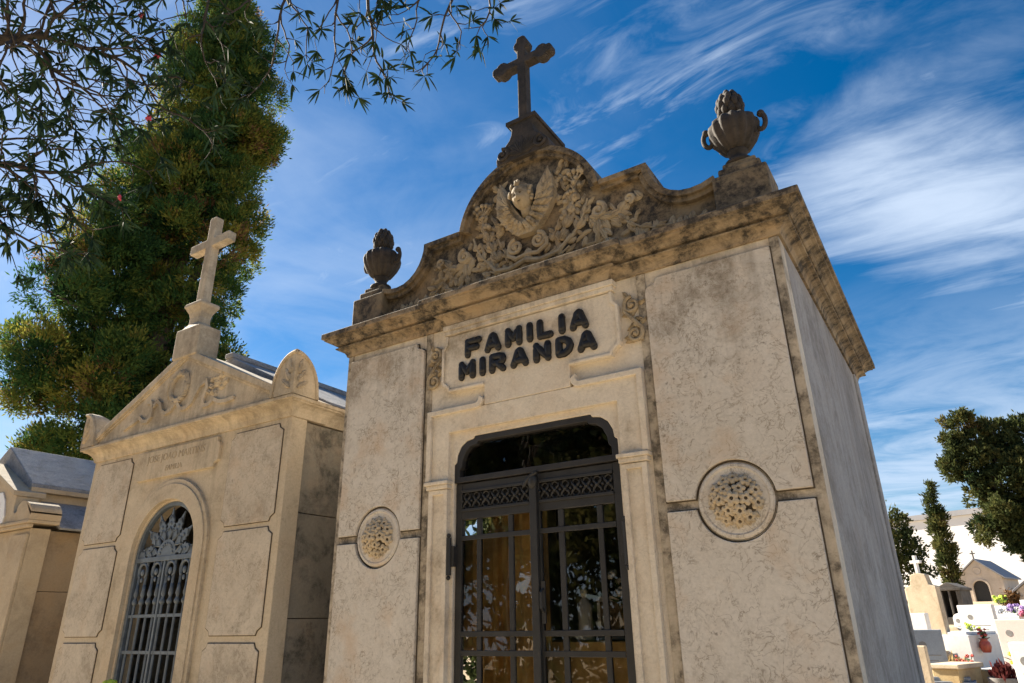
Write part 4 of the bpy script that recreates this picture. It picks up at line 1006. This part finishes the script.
make_tree('broad_cypress_tree', 'broad open crowned dark tree at the right edge, largest beyond the graves', 'tree', (4.3,32.2,gz(32)), bt, M['darktree'], 120, 34, .17, .07, .15, 7.3, .22, tmean=.45, up=.4)
ct = [(1.30+.08*math.sin(k*1.3), 36+.1*math.cos(k*2.1), 2.6+.30*k, .36 if k < 12 else .36*(17-k)/5.5) for k in range(17)]
make_tree('slender_cypress_tree', 'slender pointed cypress standing before the long white building', 'tree', (1.3,36,gz(36)), ct, M['darktree'], 130, 30, .20, .07, .16, 5.2, .10, tmean=.40, up=.9, limbs=6)
dt = [(.15,22,4.25,.55),(.42,22.1,4.15,.42),(.60,22,3.7,.42),(.80,22,3.25,.32),(.25,22,3.4,.6),(-.4,22.3,4.1,.7),(-.3,22,3.0,.7),(.55,22,2.85,.4),(.9,22,2.85,.22),(-.9,22.4,3.5,.7)]
make_tree('leafy_bush_tree', 'low dark leafy tree beside the side wall of the family tomb', 'tree', (.0,22.2,gz(22)), dt, M['darktree'], 110, 30, .13, .06, .17, 2.6, .09, tmean=.30, up=.3)
# trees across the path (reflected in the door glass)
for i, (x, y, h, lab) in enumerate(((-3.2,-12.5,8.5,'large leafy tree across the path, nearest the camera of the row'),(-8.5,-13.5,9.5,'tall leafy tree across the path, farther left of the row'),(2.5,-14,7.5,'rounded leafy tree across the path opposite the name plaque'))):
    lb = [(x+rng.normal()*1.5, y+rng.normal()*1.2, h*.35+h*.6*rng.random(), rng.uniform(.7,1.3)) for _ in range(26)]
    make_tree('leafy_tree', lab, 'tree', (x,y,0), [tuple(map(float,q)) for q in lb], M['darktree'], 26, 26, .34, .15, .4, h*.85, .2, 'trees across the path')

hl = [(x+rng.normal()*.2, -10.4+rng.normal()*.3, .7+2.3*k+rng.normal()*.2, 1.15) for x in np.arange(-13,7,1.25) for k in (0,1)]
make_tree('reflection_hedge', 'unseen dark hedge added across the path for reflections in the door glass', 'hedge', (-3,-10.4,0), [tuple(map(float,q)) for q in hl], M['darktree'], 20, 24, .30, .12, .35, 2.5, .12, limbs=20)  # unseen hedge, added to darken what the door glass mirrors
# --- oleander over the camera's left: space colonisation
def colonise(seed_paths, blobs, step=.045, infl=.5, kill=.062, iters=110):
    A = np.concatenate([np.array(c)+rng.normal(size=(n,3))*np.array(r) for c, r, n in blobs])
    P = []; par = []
    for path in seed_paths:
        last = -1
        for i in range(len(path)-1):
            a, b_ = np.array(path[i]), np.array(path[i+1]); k = max(1, int(np.linalg.norm(b_-a)/.12))
            for j in range(k + (1 if i == len(path)-2 else 0)):
                q = a+(b_-a)*j/k + rng.normal(size=3)*.012
                if last < 0 and P:      # join to nearest existing
                    last = int(np.argmin(np.linalg.norm(np.array(P)-q, axis=1)))
                P.append(q); par.append(last); last = len(P)-1
    alive = np.ones(len(A), bool)
    for it in range(iters):
        if not alive.any(): break
        X = np.array(P); Q = A[alive]; d = np.linalg.norm(Q[:,None]-X[None], axis=2); near = d.argmin(1); dm = d.min(1)
        grew = False; acc = {}
        for q, n_, dd in zip(Q, near, dm):
            if dd < infl*(3.0 if it < 40 else 1): acc.setdefault(int(n_), []).append((q-X[n_])/max(dd,1e-6))
        for n_, vs in acc.items():
            v = np.mean(vs,0) + rng.normal(size=3)*.20
            if par[n_] >= 0: dv = X[n_]-X[par[n_]]; v = v + .75*dv/(np.linalg.norm(dv)+1e-6)
            v /= np.linalg.norm(v)+1e-9; P.append(X[n_]+v*step); par.append(n_); grew = True
        X2 = np.array(P[len(X):]) if grew else None
        if X2 is not None and len(X2):
            idx = np.where(alive)[0]; dd = np.linalg.norm(A[idx][:,None]-X2[None],axis=2).min(1); alive[idx[dd < kill]] = False
    return np.array(P), par
blobsA = [((-.93,-2.8,4.12),(.22,.20,.18),260),((-.85,-2.55,4.10),(.22,.18,.16),260),((-.66,-2.35,4.28),(.20,.16,.12),130),((-1.1,-2.53,3.78),(.20,.16,.15),260),((-.92,-2.36,3.96),(.18,.14,.12),150),((-1.29,-2.45,3.46),(.16,.14,.13),190),((-1.16,-2.36,3.60),(.16,.12,.10),120),((-1.30,-2.30,3.30),(.14,.10,.08),60),
          ((-.29,-2.03,4.44),(.10,.10,.05),34),((-.05,-1.76,4.46),(.16,.16,.07),90),((.18,-1.52,4.47),(.12,.12,.05),50),((-.14,-1.66,4.32),(.12,.12,.07),60),((.05,-1.42,4.28),(.10,.08,.05),36),((.56,-1.28,4.54),(.07,.06,.03),30),((.40,-1.33,4.50),(.08,.08,.03),30),((.26,-1.34,4.38),(.08,.06,.03),12),((.44,-1.30,4.42),(.05,.05,.02),5),((-.32,-1.74,4.24),(.07,.07,.04),12),((-.50,-1.9,4.12),(.06,.06,.04),10),
          ((-.78,-2.32,4.10),(.12,.10,.10),26),((-.73,-2.1,4.0),(.12,.10,.08),18),((-.80,-1.98,3.88),(.10,.08,.08),10)]
seedp = [[(-2.75,-4.1,-.1),(-2.7,-4.05,1.0),(-2.6,-3.9,2.1),(-2.3,-3.6,3.0),(-1.9,-3.25,3.8),(-1.35,-2.85,4.3),(-.95,-2.6,4.75),(-.4,-2.15,4.95),(.05,-1.75,4.8)],
         [(-2.3,-3.6,3.0),(-1.8,-3.05,3.35),(-1.45,-2.65,3.6)], [(-1.9,-3.25,3.8),(-1.4,-2.9,3.95),(-1.1,-2.75,4.05)], [(-.4,-2.15,4.95),(.2,-1.6,4.95),(.6,-1.35,4.75)]]
OP, opar = colonise(seedp, blobsA)
n_ = len(OP); desc = np.ones(n_)
for i in range(n_-1, 0, -1):
    if opar[i] >= 0: desc[opar[i]] += desc[i]
nch = np.zeros(n_, int)
for i in range(n_):
    if opar[i] >= 0: nch[opar[i]] += 1
rad = np.minimum(.075, .00145*desc**.42)
nseed = sum(1 for i in range(n_) if desc[i] > 60)
OB = np.array([-2.75,-4.1,0.])
OL = empty('oleander_tree', tuple(OB), 'oleander with dark twigs, narrow leaves and a few red blossoms overhanging the upper left', 'tree')
V = []; F = []
for i in range(n_):
    j = opar[i]
    if j < 0: continue
    a, b_ = OP[j]-OB, OP[i]-OB; d = b_-a; L_ = np.linalg.norm(d)
    if L_ < 1e-6: continue
    d /= L_; u = np.cross(d, [0.31,.2,.93]); u /= np.linalg.norm(u); v = np.cross(d, u); o = len(V); sgm = 5
    for k in range(sgm):
        an = 2*PI*k/sgm; V.append(a+(u*math.cos(an)+v*math.sin(an))*rad[j])
    for k in range(sgm):
        an = 2*PI*k/sgm; V.append(b_+(u*math.cos(an)+v*math.sin(an))*rad[i])
    for k in range(sgm): F.append((o+k, o+(k+1) % sgm, o+sgm+(k+1) % sgm, o+sgm+k))
fastmesh('branches', np.array(V), np.array(F), M['twig'], OL)
V = []; F = []; tt = []
def lanceleaf(p, d, L_, W_, tn):
    d = d/np.linalg.norm(d); s = np.cross(d, rng.normal(size=3)); s /= np.linalg.norm(s); nn = np.cross(d, s); o = len(V)
    for f, w_, dp in ((0,.05,0),(.25,.8,-.02),(.55,1.0,-.06),(.8,.6,-.13),(1.,.02,-.22)):
        c = p + d*L_*f + nn*0 + np.array([0,0,dp*L_])
        V.extend([c - s*W_*.5*w_, c + nn*W_*.12*w_*-1, c + s*W_*.5*w_]); tt.extend([tn]*3)
    for k in range(4):
        F.append((o+k*3, o+k*3+1, o+k*3+4, o+k*3+3)); F.append((o+k*3+1, o+k*3+2, o+k*3+5, o+k*3+4))
tips = [i for i in range(n_) if nch[i] == 0]
for i in tips + [i for i in range(n_) if nch[i] == 1 and desc[i] < 12 and rng.random() < .16]:
    j = opar[i]; d = OP[i]-OP[j]; d /= np.linalg.norm(d)+1e-9
    if OP[i][0] > -.55 and rng.random() < .22: continue
    for k in range(rng.integers(4,10)):
        dd = d*.7 + rng.normal(size=3)*.62 + np.array([0,0,-.28]); lanceleaf(OP[i]-OB, dd, rng.uniform(.045,.10), rng.uniform(.010,.016), rng.random())
fastmesh('leaves', np.array(V), np.array(F), M['oleander'], OL, np.array(tt), smooth=True)
b = MB(); fl_c = [i for i in tips if -.95 < OP[i][0] < -.6 and OP[i][1] > -2.35][::14][:4]
for i in fl_c:
    q = OP[i]-OB; flower(b, q, .016, (rng.normal(),-1,-.4), 5); flower(b, q+rng.normal(size=3)*.014, .013, (rng.normal(),-1,.3), 5)
b.build('blossoms', M['fl_rose'], OL, smooth='all')

# ------------------------------------------------------------------ GRAVES TO THE RIGHT
TILT = R(-24)
def small_cross(mb, x, z0, h, w_, t, y0, y1):
    za = z0+h*.64
    mb.prism([(x-t,z0),(x+t,z0),(x+t,za-t),(x+w_,za-t),(x+w_,za+t),(x+t,za+t),(x+t,z0+h),(x-t,z0+h),(x-t,za+t),(x-w_,za+t),(x-w_,za-t),(x-t,za-t)], y0, y1)
def grave(name, label, loc, w_, h, mat, rz=0.0, top='flat', bed=None, bedmat=None, cross=None, depth=.12, group=None):
    E = empty(name, (loc[0], loc[1], gz(loc[1])-.04), label, 'grave', group, rz)
    P = dict(flat=[(-w_/2,0),(w_/2,0),(w_/2,h),(-w_/2,h)], step=[(-w_/2,0),(w_/2,0),(w_/2*.98,h*.86),(w_*.30,h*.88),(w_*.24,h*.985),(w_*.1,h),(-w_*.1,h),(-w_*.24,h*.985),(-w_*.30,h*.88),(-w_/2*.98,h*.86)],
             round=[(-w_/2,0),(w_/2,0),(w_/2,h*.85)] + [(w_/2*math.cos(R(180*k/14)), h*.85+h*.15*math.sin(R(180*k/14))) for k in range(1,14)] + [(-w_/2,h*.85)])[top]
    b = MB(); b.prism(P, 0, depth); b.build('headstone', mat, E, bevel=.012)
    if w_ > .3 and top != 'step':
        b = MB(); b.lathe([(.001,-.004),(.05,-.004),(.05,-.0005),(.001,-.0005)], (-w_*.18,0,h*.80), 14, 'y'); b.build('portrait_oval', M['potgrey'], E)
        for k in range(4): b = MB(); b.box(-w_*.30+.02*(k % 2),w_*.34-.05*(k % 3),-.003,-.0005,h*(.66-.07*k),h*(.66-.07*k)+.014); b.build('inscription_line', M['potgrey'], E)
    if cross: b = MB(); small_cross(b, 0, h+.003, cross, cross*.30, cross*.085, .02, .10); b.build('cross', M['marble'], E, bevel=.006)
    if bed:
        bw, bl, bh = bed; b = MB()
        b.box(-bw/2,bw/2,-bl,-.02,0,bh); b.box(-bw/2+.06,bw/2-.06,-bl+.06,-.05,bh+.001,bh+.05); b.build('grave_bed', bedmat or mat, E, bevel=.012)
    return E
grave('headstone', 'bright white marble headstone at the right frame edge, nearest to the viewer', (2.47,7,0), .42, 1.02, M['marble'], TILT, 'flat', (.5,1.2,.25))
grave('headstone', 'narrow cream slab headstone tight against the tomb side wall', (1.31,7.5,0), .16, .94, M['creamgrave'], R(-20), 'flat', None, depth=.07)
grave('grave', 'headstone coloured in blue grey shade with a dark flat slab at its foot', (1.34,9,0), .40, 1.03, M['greymarble'], 0, 'flat', (1.0,.75,.40))
grave('headstone', 'small white headstone standing before the tall cream cross grave', (1.14,11,0), .30, 1.16, M['marble'], TILT, 'flat')
grave('cross_grave', 'tall stepped cream gravestone topped with a white cross', (1.18,13,0), .62, 1.80, M['creamgrave'], TILT, 'step', (.7,1.0,.35), None, .34, .16)
grave('grave', 'pinkish white marble headstone behind the grey plant pot', (2.50,11,0), .56, 1.04, M['pinkstone'], TILT, 'flat', (.6,1.1,.30), M['marble'])
grave('grave', 'large white marble box grave with flowers laid on top', (2.0,14,0), .66, 1.15, M['marble'], TILT, 'flat', (.74,1.3,.62))
grave('grave', 'low white grave behind the box grave, under a row of flowers', (2.75,18,0), 1.2, .95, M['marble'], TILT, 'flat', (1.2,1.2,.72))
grave('grave', 'white rounded headstone beside the blue covered grave', (1.65,17,0), .34, .85, M['marble'], TILT, 'round', (.4,.9,.3))
grave('grave', 'weathered rounded gravestone left of the white box grave', (1.42,16,0), .40, .62, M['creamgrave'], TILT, 'round', (.5,.9,.22))
grave('grave', 'white headstone at the far right edge above the pink marble grave', (3.35,20,0), .7, 1.0, M['marble'], TILT, 'flat', (.8,1.2,.5))
E = empty('blue_covered_grave', (1.9,19,gz(19)-.03), 'low grave covered with a blue tarpaulin', 'grave')
b = MB(); b.box(-.24,.24,-.5,.5,0,.72); b.build('grave_body', M['marble'], E, bevel=.01)
b = MB(); b.box(-.27,.27,-.53,.53,.70,.86); b.build('cover', M['blue'], E, bevel=.05, seg=3)
E = empty('stone_box_grave', (1.64,8.6,gz(8.6)-.03), 'yellow stone grave box with raised cream rim in the sun', 'grave', None, R(-22))
b = MB(); b.box(-.17,.17,-.35,.35,0,.56); b.build('grave_body', M['yellowstone'], E, bevel=.012)
b = MB(); b.box(-.20,.20,-.38,.38,.561,.62); b.build('lid', M['creamgrave'], E, bevel=.012)
E = empty('stone_trough', (1.93,8.7,gz(8.7)-.03), 'yellow stone stepped trough between the box grave and the grey pot', 'trough', None, R(-12))
b = MB(); b.box(-.14,.16,-.3,.3,0,.28); b.box(-.14,.16,.12,.3,.281,.52); b.box(-.14,-.10,-.3,.118,.281,.42); b.build('trough_body', M['yellowstone'], E, bevel=.014)
E = empty('plant_pot', (2.15,8.4,gz(8.4)-.02), 'round dark grey concrete pot with dark red plants', 'plant pot')
b = MB(); b.lathe([(.10,0),(.12,.02),(.135,.24),(.165,.36),(.175,.38),(.175,.46),(.15,.46),(.14,.42)], (0,0,0), 22); b.build('pot', M['potgrey'], E, smooth=True)
C = rng.normal(size=(30,3))*np.array([.07,.07,.03])+np.array([0,0,.50]); V, F, t = tufts(C, np.tile([0,0,1.],(30,1)), np.full(30,.06), 14, .09, .035, np.full(30,.5)); fastmesh('foliage', V, F, M['redplant'], E, t)
vase_flowers('flower_vase', (2.03,12.9,gz(12.9)+.33), 'red square vase of flowers on the white box grave', 'vase', M['redpot'], M['fl_red'], .24, .10, 12, 31, None, .08)
def bunch(label, loc, mat, n, sx, sy, seed, size=.05):
    E = empty('flower_bunch', loc, label, 'flowers', 'flower bunches on the graves'); rn = random.Random(seed); f = MB(); s = MB()
    for k in range(n):
        c = (rn.uniform(-sx,sx), rn.uniform(-sy,sy), rn.uniform(.05,.20)); flower(f, c, rn.uniform(.6,1.2)*size, (rn.uniform(-.5,.5),-1,.8), 6, rn.random()); s.tube([(c[0]*.4,c[1]*.4,0), c], .006, 4)
        a = rn.uniform(0,2*PI); s.add([(c[0]*.7,c[1]*.7,c[2]*.5),(c[0]+.05*math.cos(a),c[1]+.05*math.sin(a),c[2]*.7),(c[0]+.12*math.cos(a),c[1]+.12*math.sin(a),c[2]*.8),(c[0]+.06*math.cos(a+.7),c[1]+.06*math.sin(a+.7),c[2]*.6)], [(0,1,2,3)])
    f.build('blossoms', mat, E, smooth='all'); s.build('stems', M['stem'], E); return E
zt = gz(18)+.96
bunch('white flowers heaped along the far white grave', (2.45,17.6,zt-.28), M['fl_white'], 26, .25, .2, 1)
bunch('purple flowers heaped in the middle of the far white grave', (2.80,17.5,zt-.24), M['fl_purple'], 18, .16, .18, 2)
bunch('bright pink flowers to the right on the far white grave', (3.0,16.6,zt-.36), M['fl_pink'], 20, .15, .15, 3)
bunch('yellow green flowers above the purple ones on the far grave', (2.55,18.08,zt-.02), M['fl_lime'], 12, .16, .05, 4)
bunch('yellow flowers lying before the pink marble grave', (2.40,10.5,gz(10.5)+.34), M['fl_yellow'], 12, .10, .12, 5, .035)
bunch('white flowers massed on the grave at the far right edge', (3.15,19.2,gz(19)+.62), M['fl_white'], 34, .35, .3, 6)
bunch('pale green bouquet on top of the white box grave', (1.92,13.6,gz(13.6)+.62), M['fl_lime'], 9, .14, .1, 7, .035)
bunch('small red flowers among dry stones before the white box grave', (1.66,12.2,gz(12.2)+.14), M['fl_red'], 22, .14, .2, 8, .035)
dr = MB(); rn = random.Random(12)
for k in range(150):
    x, y = rn.gauss(1.55,.16), rn.uniform(11.5,18); r = rn.uniform(.03,.09); s0 = rn.random()*9
    dr.ball((x,y,gz(y)+r*.4), (r*rn.uniform(.8,1.4),r,r*.7), 7, 5, lambda d: 1+.25*math.sin(4*d[0]+s0)*math.cos(5*d[1]+s0))
tag(dr.build('rubble', M['yellowstone'], None), kind='stuff')
C = np.stack([rng.normal(1.55,.16,160), rng.uniform(11.5,18,160), np.zeros(160)],1); C[:,2] = [gz(y)+.12 for y in C[:,1]]
V, F, t = tufts(C, np.tile([0,0,1.],(160,1)), np.full(160,.12), 12, .12, .04, rng.random(160)); tag(fastmesh('dry_flowers', V, F, M['dry'], None, t), kind='stuff')
# dark tomb, chapel, edge tomb, hedge, far building
def chapel(name, label, x, y, w_, hw_, hr, d, wall, roofm, door_w, door_h, rz=0.0, cross=True, side=True):
    E = empty(name, (x,y,gz(y)-.05), label, 'mausoleum', None, rz); h2 = w_/2; dw = door_w/2
    ar = [(dw,.06),(dw,door_h-dw)] + [(dw*math.cos(R(180*k/12)), door_h-dw+dw*math.sin(R(180*k/12))) for k in range(1,12)] + [(-dw,door_h-dw),(-dw,.06)]
    b = MB(); b.prism([(h2,0),(h2,hw_),(0,hr),(-h2,hw_),(-h2,0),(-dw,0)] + list(reversed(ar)) + [(dw,0)], 0, .15)
    b.box(-h2,-h2+.15,.151,d,0,hw_); b.box(h2-.15,h2,.151,d,0,hw_); b.prism([(-h2+.151,0),(h2-.151,0),(h2-.151,hw_),(0,hr-.1),(-h2+.151,hw_)], d-.15, d); b.build('wall', wall, E, bevel=.01)
    b = MB()
    for sg in (1,-1): b.prism([(0,hr+.02),(0,hr+.10),(sg*(h2+.16),hw_-.02+.0),(sg*(h2+.16),hw_-.10)], -.12, d+.1)
    b.build('roof', roofm, E, bevel=.008)
    b = MB(); b.strip([(x_*1.22, z_+(.10 if i not in (0,len(ar)-1) else 0)) for i,(x_,z_) in enumerate(ar)], [(x_*1.02,z_) for x_,z_ in ar], -.05, .02); b.build('door_arch', wall, E, bevel=.006)
    b = MB(); b.box(-dw,dw,.10,.13,.06,door_h-dw); b.prism([(dw*math.cos(R(180*k/12)), door_h-dw+dw*math.sin(R(180*k/12))) for k in range(13)], .10, .13); b.build('door', M['iron'], E)
    b = MB(); b.lathe([(.14,-.03),(.20,-.05),(.20,-.004),(.14,-.004)], (0,0,hw_+(hr-hw_)*.38), 16, 'y') if w_ > 1.3 else b.box(-.1,.1,-.03,-.002,hw_,hw_+.15); b.build('gable_ornament', wall, E)
    if cross: b = MB(); small_cross(b, 0, hr+.08, .45, .13, .03, 0, .06); b.build('cross', M['darktomb'], E)
    return E
chapel('gabled_chapel', 'pale gabled chapel tomb with arched doorway below the broad dark tree', 2.42, 45, 2.25, 1.30, 2.25, 3.5, M['chapel'], M['farroof'], .75, 1.15, R(-14))
Dk = empty('dark_tomb', (1.30,26,gz(26)-.05), 'small dark grey tomb with two black openings under the slender cypress', 'mausoleum', None, R(-14))
b = MB(); b.box(-.36,.36,0,.12,0,.28); b.box(-.36,-.22,0,.12,.281,1.15); b.box(-.03,.03,0,.12,.281,1.15); b.box(.22,.36,0,.12,.281,1.15); b.box(-.36,-.28,.121,1.2,0,1.15); b.box(.28,.36,.121,1.2,0,1.15); b.box(-.279,.279,1.1,1.2,0,1.15); b.build('wall', M['darktomb'], Dk, bevel=.01)
b = MB(); b.box(-.42,.42,-.06,1.25,1.152,1.24); b.prism([(-.40,1.242),(.40,1.242),(0,1.42)], -.03, 1.22); b.build('roof', M['darktomb'], Dk, bevel=.01)
chapel('pale_tomb', 'pale tomb with a slanted roof cut off by the right frame edge', 4.05, 30, 1.2, 1.0, 1.45, 1.8, M['chapel'], M['farroof'], .4, .8, R(-10), False)
C = np.stack([rng.uniform(2.95,3.35,60), rng.uniform(30,30.5,60), rng.uniform(gz(30)+.1, gz(30)+.85, 60)],1)
Hd = empty('clipped_hedge', (3.15,30.2,gz(30)), 'brown clipped hedge block under the broad dark tree', 'hedge')
V, F, t = tufts(C-np.array([3.15,30.2,gz(30)]), rng.normal(size=(60,3)), np.full(60,.16), 40, .10, .05, rng.random(60)); fastmesh('foliage', V, F, M['hedge'], Hd, t)
b = MB(); b.tube([(0,0,-.05),(0,0,.7)], [.04,.02], 6); b.build('stem', M['bark'], Hd)
Bd = empty('long_white_building', (0,78,gz(78)), 'long plain white building with a flat grey roof far behind the cemetery trees', 'building', None, R(-22))
b = MB(); b.box(-14,9,0,14,-.2,6.55); b.build('wall', M['white'], Bd)
b = MB(); b.box(-14.3,9.3,-.3,14.3,6.552,7.05); b.build('roof', M['farroof'], Bd)
